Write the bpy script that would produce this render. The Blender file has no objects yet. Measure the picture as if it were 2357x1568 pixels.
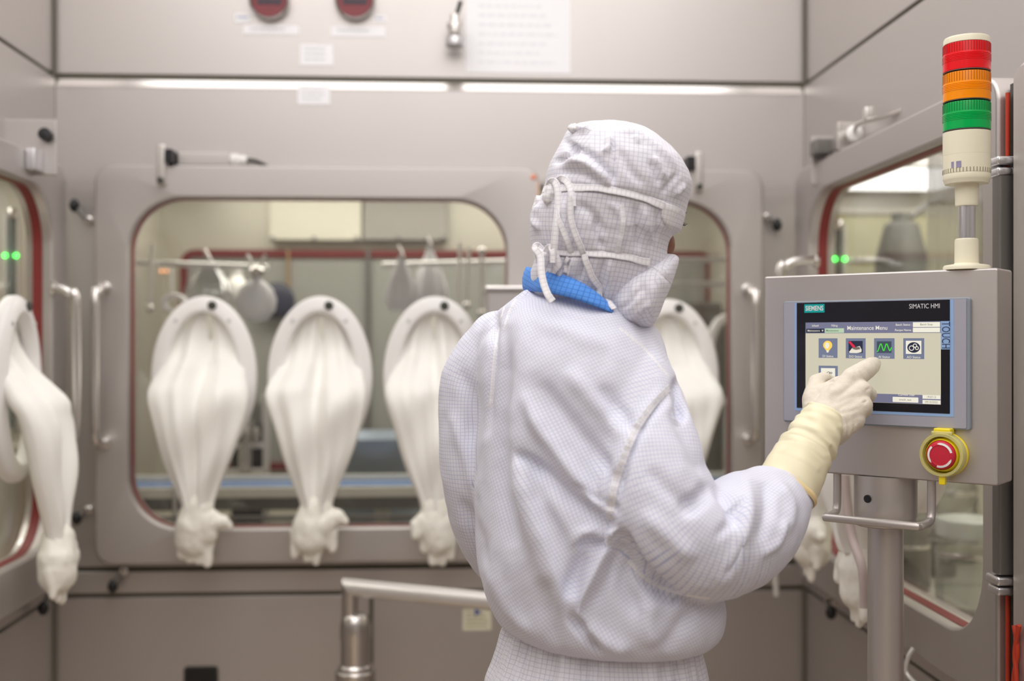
import bpy, bmesh, math, random
import numpy as np
from mathutils import Vector, Matrix, noise
from mathutils.bvhtree import BVHTree

random.seed(7)
SC = bpy.context.scene
COL = SC.collection
PI = math.pi

# ------------------------------------------------------------------ camera model
F_PX = 2618.9                     # 40 mm lens on a 36 mm wide sensor, 2357 px frame
PSI = math.radians(3.0)
CP, SP = math.cos(PSI), math.sin(PSI)
ZC = 1.38
CAM = Vector((0, 0, ZC))


def C(px, py, d):
    """point seen at photo pixel (px, py), d metres in front of the camera"""
    x = (px - 1178.5) / F_PX * d
    z = (784 - py) / F_PX * d
    return Vector((x * CP + d * SP, -x * SP + d * CP, ZC + z))


def BY(px, py, Y):
    u = (px - 1178.5) / F_PX
    return C(px, py, Y / (CP - u * SP))


def BX(px, py, X):
    u = (px - 1178.5) / F_PX
    return C(px, py, X / (u * CP + SP))


# ------------------------------------------------------------------ materials
MATS = {}


def nodes_of(name):
    m = bpy.data.materials.new(name)
    m.use_nodes = True
    nt = m.node_tree
    b = nt.nodes['Principled BSDF']
    return m, nt, b


def pmat(name, col, rough=.5, metal=0., coat=0., trans=0., emit=None, estr=0., sss=0., noise_amt=0., noise_scale=8., bump=0., spec=.5, alpha=1., stretch=(1, 1, 1), ior=1.45, aniso=0., bump_scale=None):
    m, nt, b = nodes_of(name)
    c = (*col, 1)
    b.inputs['Base Color'].default_value = c
    b.inputs['Roughness'].default_value = rough
    b.inputs['Metallic'].default_value = metal
    b.inputs['Coat Weight'].default_value = coat
    b.inputs['Transmission Weight'].default_value = trans
    b.inputs['IOR'].default_value = ior
    b.inputs['Specular IOR Level'].default_value = spec
    b.inputs['Alpha'].default_value = alpha
    if aniso:
        b.inputs['Anisotropic'].default_value = aniso
    if sss:
        b.inputs['Subsurface Weight'].default_value = sss
        b.inputs['Subsurface Radius'].default_value = (.02, .015, .01)
        b.inputs['Subsurface Scale'].default_value = .3
    if emit:
        b.inputs['Emission Color'].default_value = (*emit, 1)
        b.inputs['Emission Strength'].default_value = estr
    tc = nt.nodes.new('ShaderNodeTexCoord')
    mp = nt.nodes.new('ShaderNodeMapping')
    mp.inputs['Scale'].default_value = stretch
    nt.links.new(tc.outputs['Object'], mp.inputs['Vector'])
    nz = nt.nodes.new('ShaderNodeTexNoise')
    nz.inputs['Scale'].default_value = noise_scale
    nz.inputs['Detail'].default_value = 4
    nt.links.new(mp.outputs[0], nz.inputs['Vector'])
    if noise_amt:
        mx = nt.nodes.new('ShaderNodeMix')
        mx.data_type = 'RGBA'
        mx.inputs[6].default_value = tuple(max(0, v * (1 - noise_amt)) for v in col) + (1,)
        mx.inputs[7].default_value = tuple(min(1, v * (1 + noise_amt)) for v in col) + (1,)
        nt.links.new(nz.outputs['Fac'], mx.inputs[0])
        nt.links.new(mx.outputs[2], b.inputs['Base Color'])
        mr = nt.nodes.new('ShaderNodeMapRange')
        mr.inputs[3].default_value = max(0, rough - .06)
        mr.inputs[4].default_value = min(1, rough + .06)
        nt.links.new(nz.outputs['Fac'], mr.inputs[0])
        nt.links.new(mr.outputs[0], b.inputs['Roughness'])
    if bump:
        bp = nt.nodes.new('ShaderNodeBump')
        bp.inputs['Strength'].default_value = bump
        bp.inputs['Distance'].default_value = .002
        if bump_scale:
            n2 = nt.nodes.new('ShaderNodeTexNoise')
            n2.inputs['Scale'].default_value = bump_scale
            n2.inputs['Detail'].default_value = 3
            nt.links.new(mp.outputs[0], n2.inputs['Vector'])
            nt.links.new(n2.outputs['Fac'], bp.inputs['Height'])
        else:
            nt.links.new(nz.outputs['Fac'], bp.inputs['Height'])
        nt.links.new(bp.outputs[0], b.inputs['Normal'])
    MATS[name] = m
    return m


def grid_mat(name, base, line, pitch, width, rough=.75, soft=.5, sss=0.0, bump=.25):
    """woven fabric with a conductive-thread grid; UV in metres"""
    m, nt, b = nodes_of(name)
    N, L = nt.nodes, nt.links
    uv = N.new('ShaderNodeUVMap')
    sp = N.new('ShaderNodeSeparateXYZ')
    L.new(uv.outputs[0], sp.inputs[0])
    outs = []
    for k in range(2):
        mu = N.new('ShaderNodeMath'); mu.operation = 'MULTIPLY'; mu.inputs[1].default_value = 1 / pitch
        L.new(sp.outputs[k], mu.inputs[0])
        pp = N.new('ShaderNodeMath'); pp.operation = 'PINGPONG'; pp.inputs[1].default_value = .5
        L.new(mu.outputs[0], pp.inputs[0])
        mr = N.new('ShaderNodeMapRange'); mr.interpolation_type = 'SMOOTHSTEP'
        mr.inputs[1].default_value = width * (1 - soft) / 2
        mr.inputs[2].default_value = width * (1 + soft) / 2
        mr.inputs[3].default_value = 1
        mr.inputs[4].default_value = 0
        L.new(pp.outputs[0], mr.inputs[0])
        outs.append(mr.outputs[0])
    mxm = N.new('ShaderNodeMath'); mxm.operation = 'MAXIMUM'
    L.new(outs[0], mxm.inputs[0]); L.new(outs[1], mxm.inputs[1])
    # slight uneven dye along the threads
    tc = N.new('ShaderNodeTexCoord')
    nz = N.new('ShaderNodeTexNoise'); nz.inputs['Scale'].default_value = 60
    L.new(tc.outputs['Object'], nz.inputs['Vector'])
    mr2 = N.new('ShaderNodeMapRange'); mr2.inputs[3].default_value = .55; mr2.inputs[4].default_value = 1.0
    L.new(nz.outputs['Fac'], mr2.inputs[0])
    mul = N.new('ShaderNodeMath'); mul.operation = 'MULTIPLY'
    L.new(mxm.outputs[0], mul.inputs[0]); L.new(mr2.outputs[0], mul.inputs[1])
    mx = N.new('ShaderNodeMix'); mx.data_type = 'RGBA'
    mx.inputs[6].default_value = (*base, 1); mx.inputs[7].default_value = (*line, 1)
    L.new(mul.outputs[0], mx.inputs[0])
    L.new(mx.outputs[2], b.inputs['Base Color'])
    b.inputs['Roughness'].default_value = rough
    b.inputs['Specular IOR Level'].default_value = .25
    b.inputs['Sheen Weight'].default_value = .15
    n3 = N.new('ShaderNodeTexNoise'); n3.inputs['Scale'].default_value = 45; n3.inputs['Detail'].default_value = 4
    L.new(tc.outputs['Object'], n3.inputs['Vector'])
    bp = N.new('ShaderNodeBump'); bp.inputs['Strength'].default_value = bump; bp.inputs['Distance'].default_value = .004
    L.new(n3.outputs['Fac'], bp.inputs['Height']); L.new(bp.outputs[0], b.inputs['Normal'])
    MATS[name] = m
    return m


def glass_mat(name, tint=(.93, .96, .95), refl=.05, edge=.24):
    m = bpy.data.materials.new(name)
    m.use_nodes = True
    nt = m.node_tree
    nt.nodes.clear()
    N, L = nt.nodes, nt.links
    out = N.new('ShaderNodeOutputMaterial')
    tr = N.new('ShaderNodeBsdfTransparent'); tr.inputs[0].default_value = (*tint, 1)
    gl = N.new('ShaderNodeBsdfGlossy'); gl.inputs['Roughness'].default_value = .01
    lw = N.new('ShaderNodeLayerWeight'); lw.inputs['Blend'].default_value = .25
    mr = N.new('ShaderNodeMapRange'); mr.inputs[3].default_value = refl; mr.inputs[4].default_value = edge
    L.new(lw.outputs['Fresnel'], mr.inputs[0])
    mx = N.new('ShaderNodeMixShader')
    L.new(mr.outputs[0], mx.inputs[0]); L.new(tr.outputs[0], mx.inputs[1]); L.new(gl.outputs[0], mx.inputs[2])
    L.new(mx.outputs[0], out.inputs[0])
    MATS[name] = m
    return m


def emat(name, col, s):
    m, nt, b = nodes_of(name)
    b.inputs['Base Color'].default_value = (*[v * .25 for v in col], 1)
    b.inputs['Roughness'].default_value = .35
    b.inputs['Emission Color'].default_value = (*col, 1)
    b.inputs['Emission Strength'].default_value = s
    MATS[name] = m
    return m


def srgb(r, g, b):
    def f(c):
        c /= 255
        return c / 12.92 if c <= .04045 else ((c + .055) / 1.055) ** 2.4
    return (f(r), f(g), f(b))


steel = pmat('brushed_steel', (.565, .53, .517), rough=.44, metal=.84, noise_amt=.035, noise_scale=5, stretch=(1, 1, .15))
steel_box = pmat('satin_steel', (.60, .56, .54), rough=.42, metal=.75, noise_amt=.04, noise_scale=9, bump=.03, bump_scale=420, stretch=(1, 1, .2))
steel_pol = pmat('polished_steel', (.72, .69, .67), rough=.22, metal=1., noise_amt=.03)
steel_in = pmat('chamber_steel', (.66, .63, .55), rough=.4, metal=.5, noise_amt=.08, noise_scale=3)
steel_dk = pmat('dark_steel', (.22, .21, .2), rough=.4, metal=.7, noise_amt=.1)
alu = pmat('aluminium', (.75, .75, .78), rough=.25, metal=1., noise_amt=.03)
rubber_dk = pmat('dark_rubber', (.06, .058, .05), rough=.6, noise_amt=.1)
seam_m = pmat('seam_sealant', (.135, .128, .10), rough=.6, noise_amt=.1)
black = pmat('black_plastic', (.012, .012, .014), rough=.4, noise_amt=.1)
red_rub = pmat('red_silicone', srgb(132, 50, 48), rough=.45, noise_amt=.12)
red_bright = pmat('red_cable_jacket', srgb(190, 60, 35), rough=.4, noise_amt=.1)
white_pl = pmat('white_plastic', (.86, .84, .83), rough=.35, noise_amt=.02)
paper = pmat('white_paper', (.94, .94, .97), rough=.8, noise_amt=.02)
ink = pmat('printed_ink', (.55, .55, .62), rough=.8, noise_amt=.1)
paper_y = pmat('yellowed_label', srgb(232, 228, 204), rough=.7, noise_amt=.04)
ink_blue = pmat('blue_ink', srgb(60, 80, 160), rough=.7, noise_amt=.05)
sleeve_m = pmat('cream_sleeve', (.93, .91, .87), rough=.6, noise_amt=.02, noise_scale=12, bump=.1, sss=.08)
glove_m = pmat('cream_glove', (.90, .87, .80), rough=.5, noise_amt=.03, bump=.1)
beige = pmat('ivory_plastic', srgb(236, 230, 206), rough=.32, noise_amt=.02, coat=.15)
lens_r = pmat('red_lens', (.83, .004, .010), rough=.16, noise_amt=.06, noise_scale=30, coat=.1, spec=.3)
lens_o = pmat('orange_lens', (1, .29, 0), rough=.16, noise_amt=.05, noise_scale=30, coat=.1, spec=.3)
lens_g = pmat('green_lens', (0, .42, .085), rough=.16, noise_amt=.06, noise_scale=30, coat=.1, spec=.3)
yellow = pmat('yellow_plastic', srgb(250, 226, 40), rough=.3, noise_amt=.03)
clear_y = pmat('clear_yellow_guard', srgb(250, 244, 170), rough=.15, trans=.5, noise_amt=.02, ior=1.3)
red_btn = pmat('red_button', srgb(205, 40, 62), rough=.45, noise_amt=.04)
white_mk = pmat('white_marking', (.92, .90, .90), rough=.5, noise_amt=.02)
skin_m = pmat('brown_skin', srgb(140, 96, 76), rough=.5, noise_amt=.06, sss=.1)
hair_m = pmat('dark_hair', (.015, .011, .01), rough=.5, noise_amt=.1)
eye_w = pmat('eye_white', (.8, .78, .75), rough=.15, noise_amt=.01)
iris_m = pmat('dark_iris', (.03, .015, .01), rough=.1, noise_amt=.05)
latex = pmat('latex_glove', srgb(228, 219, 203), rough=.5, noise_amt=.10, noise_scale=160, bump=.35, bump_scale=900, sss=.1)
latex_y = pmat('latex_cuff', srgb(244, 234, 200), rough=.38, noise_amt=.06, noise_scale=40, sss=.15)
latex_o = pmat('latex_cuff_bead', srgb(246, 220, 168), rough=.35, noise_amt=.03, sss=.15)
glass = glass_mat('window_glass', tint=(.95, .95, .945))
bag_m = glass_mat('clear_bag', tint=(.86, .86, .88), refl=.22, edge=.7)
jar_m = glass_mat('jar_glass', tint=(.82, .84, .83), refl=.15, edge=.7)
white_floor = pmat('vinyl_floor', srgb(182, 166, 146), rough=.5, noise_amt=.06)
ceil_m = pmat('white_ceiling', (.85, .85, .84), rough=.7, noise_amt=.02)
wallp_m = pmat('cleanroom_wall', (.74, .71, .67), rough=.6, noise_amt=.02)
led_g = emat('green_led', (.05, 1., .08), 9)
led_o = emat('orange_led', (1., .35, .12), 2.5)
jacket_m = grid_mat('gridded_suit_fabric', (.79, .79, .885), (.45, .48, .69), .0047, .13, soft=.8)
hood_m = grid_mat('gridded_hood_fabric', (.79, .775, .84), (.43, .43, .55), .0061, .11, soft=.7)
strap_m = grid_mat('gridded_strap_fabric', (.90, .88, .90), (.56, .56, .66), .0061, .11, soft=.7)
collar_m = grid_mat('blue_collar_fabric', srgb(96, 160, 246), (.04, .15, .55), .0062, .13, soft=.7)
seamf_m = grid_mat('seam_fabric', (.90, .885, .915), (.74, .73, .80), .0042, .3, soft=.9)


# ------------------------------------------------------------------ objects
MW = {}


def setp(o, label=None, cat=None, group=None, kind=None):
    if label: o['label'] = label
    if cat: o['category'] = cat
    if group: o['group'] = group
    if kind: o['kind'] = kind
    return o


def thing(name, loc, label, cat, rz=0., group=None, kind=None):
    o = bpy.data.objects.new(name, None)
    o.empty_display_size = .05
    COL.objects.link(o)
    o.location = loc
    o.rotation_euler = (0, 0, rz)
    MW[o.name] = Matrix.Translation(Vector(loc)) @ Matrix.Rotation(rz, 4, 'Z')
    return setp(o, label, cat, group, kind)


def link_mesh(name, me, mat, parent=None, world=True, smooth=True, label=None):
    """link a mesh; under a parent its vertices are stored in the parent's frame"""
    o = bpy.data.objects.new(name, me)
    COL.objects.link(o)
    if mat is not None:
        me.materials.clear()
        me.materials.append(mat)
    if smooth:
        me.polygons.foreach_set('use_smooth', [True] * len(me.polygons))
    M = Matrix.Identity(4)
    if parent is not None:
        o.parent = parent
        M = MW[parent.name]
        if world:
            me.transform(M.inverted())
    MW[o.name] = M
    if label: o['label'] = label
    return o


class MB:
    def __init__(self):
        self.bm = bmesh.new()

    def box(self, c, s, rot=None, bev=0., seg=2):
        M = Matrix.Translation(Vector(c)) @ (rot.to_4x4() if rot is not None else Matrix.Identity(4)) @ Matrix.Diagonal((*s, 1))
        t = bmesh.new()
        bmesh.ops.create_cube(t, size=1)
        bmesh.ops.transform(t, matrix=M, verts=t.verts)
        if bev:
            bmesh.ops.bevel(t, geom=list(t.edges), offset=min(bev, min(s) * .49), segments=seg, affect='EDGES', profile=.5)
        self.add(t)
        return self

    def add(self, t):
        me = bpy.data.meshes.new('t')
        t.to_mesh(me)
        t.free()
        self.bm.from_mesh(me)
        bpy.data.meshes.remove(me)

    def rows(self, rows, closed=True, cap0=False, cap1=False):
        """bridge a list of equal-length point rows"""
        bm = self.bm
        vs = [[bm.verts.new(p) for p in r] for r in rows]
        n = len(rows[0])
        for a, b in zip(vs, vs[1:]):
            for i in range(n if closed else n - 1):
                j = (i + 1) % n
                try:
                    bm.faces.new((a[i], a[j], b[j], b[i]))
                except ValueError:
                    pass
        if cap0: bm.faces.new(list(reversed(vs[0])))
        if cap1: bm.faces.new(vs[-1])
        return self

    def tube(self, pts, r, seg=10, cap=True, smooth=0, flat=None):
        pts = [Vector(p) for p in pts]
        rs = list(r) if hasattr(r, '__len__') else [r] * len(pts)
        if smooth:
            pts, rs = spline(pts, smooth, rs)
        prev = None
        rows = []
        for i, p in enumerate(pts):
            t = (pts[min(i + 1, len(pts) - 1)] - pts[max(i - 1, 0)])
            t = t.normalized() if t.length > 1e-9 else Vector((0, 0, 1))
            if prev is None:
                a = Vector((0, 0, 1)) if abs(t.z) < .9 else Vector((1, 0, 0))
                u = t.cross(a).normalized()
            else:
                u = (prev - t * prev.dot(t)).normalized()
            prev = u
            v = t.cross(u)
            rows.append([p + (u * math.cos(2 * PI * k / seg) + v * math.sin(2 * PI * k / seg)) * rs[i] for k in range(seg)])
        return self.rows(rows, True, cap, cap)

    def capsule(self, a, b, ra, rb, seg=16):
        a, b = Vector(a), Vector(b)
        t = (b - a).normalized() if (b - a).length > 1e-9 else Vector((0, 0, 1))
        pts, rs = [], []
        for k in range(6):
            th = PI / 2 * (1 - k / 5)
            pts.append(a - t * ra * math.sin(th)); rs.append(max(ra * math.cos(th), 1e-4))
        for k in range(6):
            th = PI / 2 * k / 5
            pts.append(b + t * rb * math.sin(th)); rs.append(max(rb * math.cos(th), 1e-4))
        return self.tube(pts, rs, seg)

    def chain(self, pts, seg=16):
        for (a, ra), (b, rb) in zip(pts, pts[1:]):
            self.capsule(a, b, ra, rb, seg)
        return self

    def lathe(self, prof, c=(0, 0, 0), ax=(0, 0, 1), seg=32, mod=None):
        """prof: (radius, height) pairs along axis"""
        c = Vector(c)
        q = Vector((0, 0, 1)).rotation_difference(Vector(ax).normalized())
        rows = []
        for (r, h) in prof:
            row = []
            for k in range(seg):
                rr = max(r, 1e-5) if mod is None else mod(max(r, 1e-5), h, k)
                row.append(c + q @ Vector((rr * math.cos(2 * PI * k / seg), rr * math.sin(2 * PI * k / seg), h)))
            rows.append(row)
        return self.rows(rows, True, prof[0][0] > 1e-4, prof[-1][0] > 1e-4)

    def sphere(self, c, r, seg=20, sc=(1, 1, 1), rot=None):
        t = bmesh.new()
        bmesh.ops.create_uvsphere(t, u_segments=seg, v_segments=max(8, seg * 2 // 3), radius=r)
        M = Matrix.Translation(Vector(c)) @ (rot.to_4x4() if rot is not None else Matrix.Identity(4)) @ Matrix.Diagonal((*sc, 1))
        bmesh.ops.transform(t, matrix=M, verts=t.verts)
        self.add(t)
        return self

    def slab(self, outer, inner, thick, map3, bev=.0):
        """ring-shaped plate between two 2-D loops; map3(a, b, depth) -> point; depth 0 is the front"""
        n = len(outer)
        def L(loop, d): return [map3(p[0], p[1], d) for p in loop]
        if bev:
            o2 = grow(outer, -bev); i2 = grow(inner, bev)
            seq = [L(i2, 0), L(o2, 0), L(outer, bev), L(outer, thick), L(inner, thick), L(inner, bev), L(i2, 0)]
        else:
            seq = [L(inner, 0), L(outer, 0), L(outer, thick), L(inner, thick), L(inner, 0)]
        self.rows(seq)
        bmesh.ops.remove_doubles(self.bm, verts=self.bm.verts, dist=1e-6)
        return self

    def plate(self, loop, thick, map3, bev=0.):
        def L(lp, d): return [map3(p[0], p[1], d) for p in lp]
        seq = [L(grow(loop, -bev), 0), L(loop, bev), L(loop, thick)] if bev else [L(loop, 0), L(loop, thick)]
        self.rows(seq, True, True, True)
        return self

    def mesh(self, name):
        bmesh.ops.recalc_face_normals(self.bm, faces=self.bm.faces)
        me = bpy.data.meshes.new(name)
        self.bm.to_mesh(me)
        self.bm.free()
        return me

    def build(self, name, mat, parent=None, world=True, smooth=True, label=None, auto=True):
        me = self.mesh(name)
        o = link_mesh(name, me, mat, parent, world, smooth, label)
        if smooth and auto:
            sharp_edges(me, 50)
            wn = o.modifiers.new('face_weights', 'WEIGHTED_NORMAL')
            wn.keep_sharp = True
            wn.weight = 80
        return o


def sharp_edges(me, deg):
    bm = bmesh.new()
    bm.from_mesh(me)
    lim = math.radians(deg)
    for e in bm.edges:
        if len(e.link_faces) == 2 and e.calc_face_angle(0) > lim:
            e.smooth = False
    bm.to_mesh(me)
    bm.free()


def spline(pts, n, rs=None):
    """Catmull-Rom through the points, n steps per span"""
    P = [Vector(p) for p in pts]
    out, ro = [], []
    for i in range(len(P) - 1):
        p0, p1, p2, p3 = P[max(i - 1, 0)], P[i], P[i + 1], P[min(i + 2, len(P) - 1)]
        for k in range(n):
            t = k / n
            out.append(.5 * ((2 * p1) + (p2 - p0) * t + (2 * p0 - 5 * p1 + 4 * p2 - p3) * t * t + (3 * p1 - p0 - 3 * p2 + p3) * t ** 3))
            if rs: ro.append(rs[i] * (1 - t) + rs[i + 1] * t)
    out.append(P[-1])
    if rs:
        ro.append(rs[-1])
        return out, ro
    return out


def cspline(pts, n):
    """closed Catmull-Rom loop"""
    P = [Vector(p) for p in pts]
    m = len(P)
    out = []
    for i in range(m):
        p0, p1, p2, p3 = P[i - 1], P[i], P[(i + 1) % m], P[(i + 2) % m]
        for k in range(n):
            t = k / n
            out.append(.5 * ((2 * p1) + (p2 - p0) * t + (2 * p0 - 5 * p1 + 4 * p2 - p3) * t * t + (3 * p1 - p0 - 3 * p2 + p3) * t ** 3))
    return out


def rrect(x0, x1, z0, z1, r, k=8):
    """rounded rectangle loop, same point count for every call with the same k"""
    pts = []
    for cx, cz, a0 in ((x1 - r, z1 - r, 0), (x0 + r, z1 - r, 90), (x0 + r, z0 + r, 180), (x1 - r, z0 + r, 270)):
        for i in range(k + 1):
            a = math.radians(a0 + 90 * i / k)
            pts.append((cx + r * math.cos(a), cz + r * math.sin(a)))
    return pts


def grow(loop, d):
    n = len(loop)
    out = []
    for i in range(n):
        a, b, c = loop[i - 1], loop[i], loop[(i + 1) % n]
        tx, tz = c[0] - a[0], c[1] - a[1]
        l = math.hypot(tx, tz) or 1
        out.append((b[0] + tz / l * d, b[1] - tx / l * d))
    return out


def remesh(mb, name, voxel, smooth=6, fac=.5):
    me = mb.mesh(name + '_src')
    o = bpy.data.objects.new('tmp', me)
    COL.objects.link(o)
    r = o.modifiers.new('r', 'REMESH'); r.mode = 'VOXEL'; r.voxel_size = voxel
    if smooth:
        s = o.modifiers.new('s', 'SMOOTH'); s.iterations = smooth; s.factor = fac
    dg = bpy.context.evaluated_depsgraph_get()
    out = bpy.data.meshes.new_from_object(o.evaluated_get(dg))
    out.name = name
    bpy.data.objects.remove(o)
    bpy.data.meshes.remove(me)
    return out


# ------------------------------------------------------------------ sculpting on numpy arrays
def get_co(me):
    a = np.empty(len(me.vertices) * 3); me.vertices.foreach_get('co', a); return a.reshape(-1, 3)


def get_no(me):
    me.update()
    a = np.empty(len(me.vertices) * 3); me.vertices.foreach_get('normal', a); return a.reshape(-1, 3)


def set_co(me, co):
    me.vertices.foreach_set('co', co.ravel()); me.update()


def to_px(co):
    x, y, z = co[:, 0], co[:, 1], co[:, 2] - ZC
    d = x * SP + y * CP
    xc = x * CP - y * SP
    return np.stack([1178.5 + xc / d * F_PX, 784 - z / d * F_PX], 1), d


def pl_dist(P, line):
    """distance of points to a polyline, and the 0..1 position along it"""
    line = np.asarray(line, float)
    seg = np.linalg.norm(np.diff(line, axis=0), axis=1)
    cum = np.concatenate([[0], np.cumsum(seg)])
    best = np.full(len(P), 1e9); par = np.zeros(len(P))
    for i in range(len(line) - 1):
        a, b = line[i], line[i + 1]
        ab = b - a
        t = np.clip(((P - a) @ ab) / max(ab @ ab, 1e-9), 0, 1)
        d = np.linalg.norm(P - (a + t[:, None] * ab), axis=1)
        m = d < best
        best[m] = d[m]; par[m] = (cum[i] + t[m] * seg[i]) / max(cum[-1], 1e-9)
    return best, par


def sculpt(me, strokes):
    """press folds into the side that faces the photographer's step: (points, width px, height m)"""
    for pts, w, amp in strokes:
        co, no = get_co(me), get_no(me)
        px, d = to_px(co)
        view = co - np.array(CAM)
        view /= np.linalg.norm(view, axis=1)[:, None]
        face = np.clip(-(no * view).sum(1) * 2.5 + .15, 0, 1)
        line = [(p.x, p.y) for p in spline([(*q, 0) for q in pts], 6)]
        dist, par = pl_dist(px, line)
        taper = np.clip(np.minimum(par, 1 - par) * 5, 0, 1) ** .7 * .85 + .15 * (dist < w * 3)
        k = amp * np.exp(-(dist / w) ** 2) * taper * face
        set_co(me, co + no * k[:, None])


def smooth_mesh(me, it=2, f=.5):
    ne = len(me.edges)
    e = np.empty(ne * 2, dtype=np.int64); me.edges.foreach_get('vertices', e); e = e.reshape(-1, 2)
    co = get_co(me); n = len(co)
    cnt = np.bincount(e.ravel(), minlength=n)[:, None]
    for _ in range(it):
        s = np.zeros_like(co)
        for k in range(3):
            s[:, k] = np.bincount(e[:, 0], co[e[:, 1], k], n) + np.bincount(e[:, 1], co[e[:, 0], k], n)
        co = co + f * (s / np.maximum(cnt, 1) - co)
    set_co(me, co)


def wrinkle(me, amp, scale, seed=0., stretch=(1, 1, 1)):
    co, no = get_co(me), get_no(me)
    k = np.array([noise.fractal(Vector((c[0] * stretch[0], c[1] * stretch[1], c[2] * stretch[2])) * scale + Vector((seed, seed, seed)), .9, 2.1, 3) for c in co])
    set_co(me, co + no * (k * amp)[:, None])


def face_data(me):
    n = len(me.polygons)
    c = np.empty(n * 3); me.polygons.foreach_get('center', c)
    nn = np.empty(n * 3); me.polygons.foreach_get('normal', nn)
    ls = np.empty(n, dtype=np.int64); me.polygons.foreach_get('loop_start', ls)
    lt = np.empty(n, dtype=np.int64); me.polygons.foreach_get('loop_total', lt)
    lv = np.empty(len(me.loops), dtype=np.int64); me.loops.foreach_get('vertex_index', lv)
    lf = np.repeat(np.arange(n), lt)
    return c.reshape(-1, 3), nn.reshape(-1, 3), lv, lf


def set_uv(me, uv):
    l = me.uv_layers.get('UVMap') or me.uv_layers.new(name='UVMap')
    l.data.foreach_set('uv', uv.astype(np.float32).ravel())


def uv_bones(me, bones, pick=None):
    """cloth threads run along and round each bone; bones: (polyline, radius, twist)"""
    fc, fn, lv, lf = face_data(me)
    co = get_co(me)
    if pick is None:
        pick = np.argmin(np.array([seg3(fc, line)[0] - rad for line, rad, tw in bones]), axis=0)
    uv = np.zeros((len(lv), 2))
    for b, (line, rad, tw) in enumerate(bones):
        m = pick[lf] == b
        if not m.any(): continue
        P = co[lv[m]]
        Pf = fc[lf[m]]
        a0 = np.array(line[0]); a1 = np.array(line[-1])
        LN = np.array([tuple(q) for q in line])
        TG = np.diff(LN, axis=0); TG /= np.linalg.norm(TG, axis=1)[:, None]
        ref = np.cross(TG[0], [0.0, 1.0, 0.15]); ref /= np.linalg.norm(ref)
        RF = []
        for tg in TG:                                  # frames carried along the bone without twist
            ref = ref - tg * (ref @ tg); ref /= np.linalg.norm(ref)
            RF.append(ref)
        RF = np.array(RF); OT = np.cross(TG, RF)
        def cyl(Q):
            dist, par, cp, arc, si = seg3(Q, line, True)
            v = Q - cp
            end = (par <= 0) | (par >= 1)
            return np.arctan2((v * RF[si]).sum(1), (v * OT[si]).sum(1)), arc + (v * TG[si]).sum(1) * end
        th, al = cyl(P); thf, _ = cyl(Pf)
        th = thf + (th - thf + PI) % (2 * PI) - PI
        u = th * rad; v = al
        c, s = math.cos(tw), math.sin(tw)
        uv[m] = np.stack([u * c - v * s, u * s + v * c], 1)
    set_uv(me, uv)


def seg3(P, line, index=False):
    line = np.asarray([tuple(q) for q in line], float)
    sl = np.linalg.norm(np.diff(line, axis=0), axis=1)
    cum = np.concatenate([[0], np.cumsum(sl)])
    best = np.full(len(P), 1e9); par = np.zeros(len(P)); cp = np.zeros((len(P), 3)); si = np.zeros(len(P), dtype=int)
    for i in range(len(line) - 1):
        a, b = line[i], line[i + 1]
        ab = b - a
        t = np.clip(((P - a) @ ab) / max(ab @ ab, 1e-12), 0, 1)
        q = a + t[:, None] * ab
        d = np.linalg.norm(P - q, axis=1)
        m = d < best
        best[m] = d[m]; par[m] = cum[i] + t[m] * sl[i]; cp[m] = q[m]; si[m] = i
    return (best, par / cum[-1], cp, par, si) if index else (best, par / cum[-1], cp, par)


def uv_box(me, axes):
    """box-project in metres along the given three unit axes"""
    fc, fn, lv, lf = face_data(me)
    co = get_co(me)
    A = np.array([tuple(a) for a in axes])
    w = np.abs(fn @ A.T)
    pick = np.argmax(w, axis=1)
    uv = np.zeros((len(lv), 2))
    for k in range(3):
        m = pick[lf] == k
        a, b = A[(k + 1) % 3], A[(k + 2) % 3]
        uv[m] = np.stack([co[lv[m]] @ a, co[lv[m]] @ b], 1)
    set_uv(me, uv)


def bvh_of(me):
    return BVHTree.FromPolygons([v.co.copy() for v in me.vertices], [tuple(p.vertices) for p in me.polygons])


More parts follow.
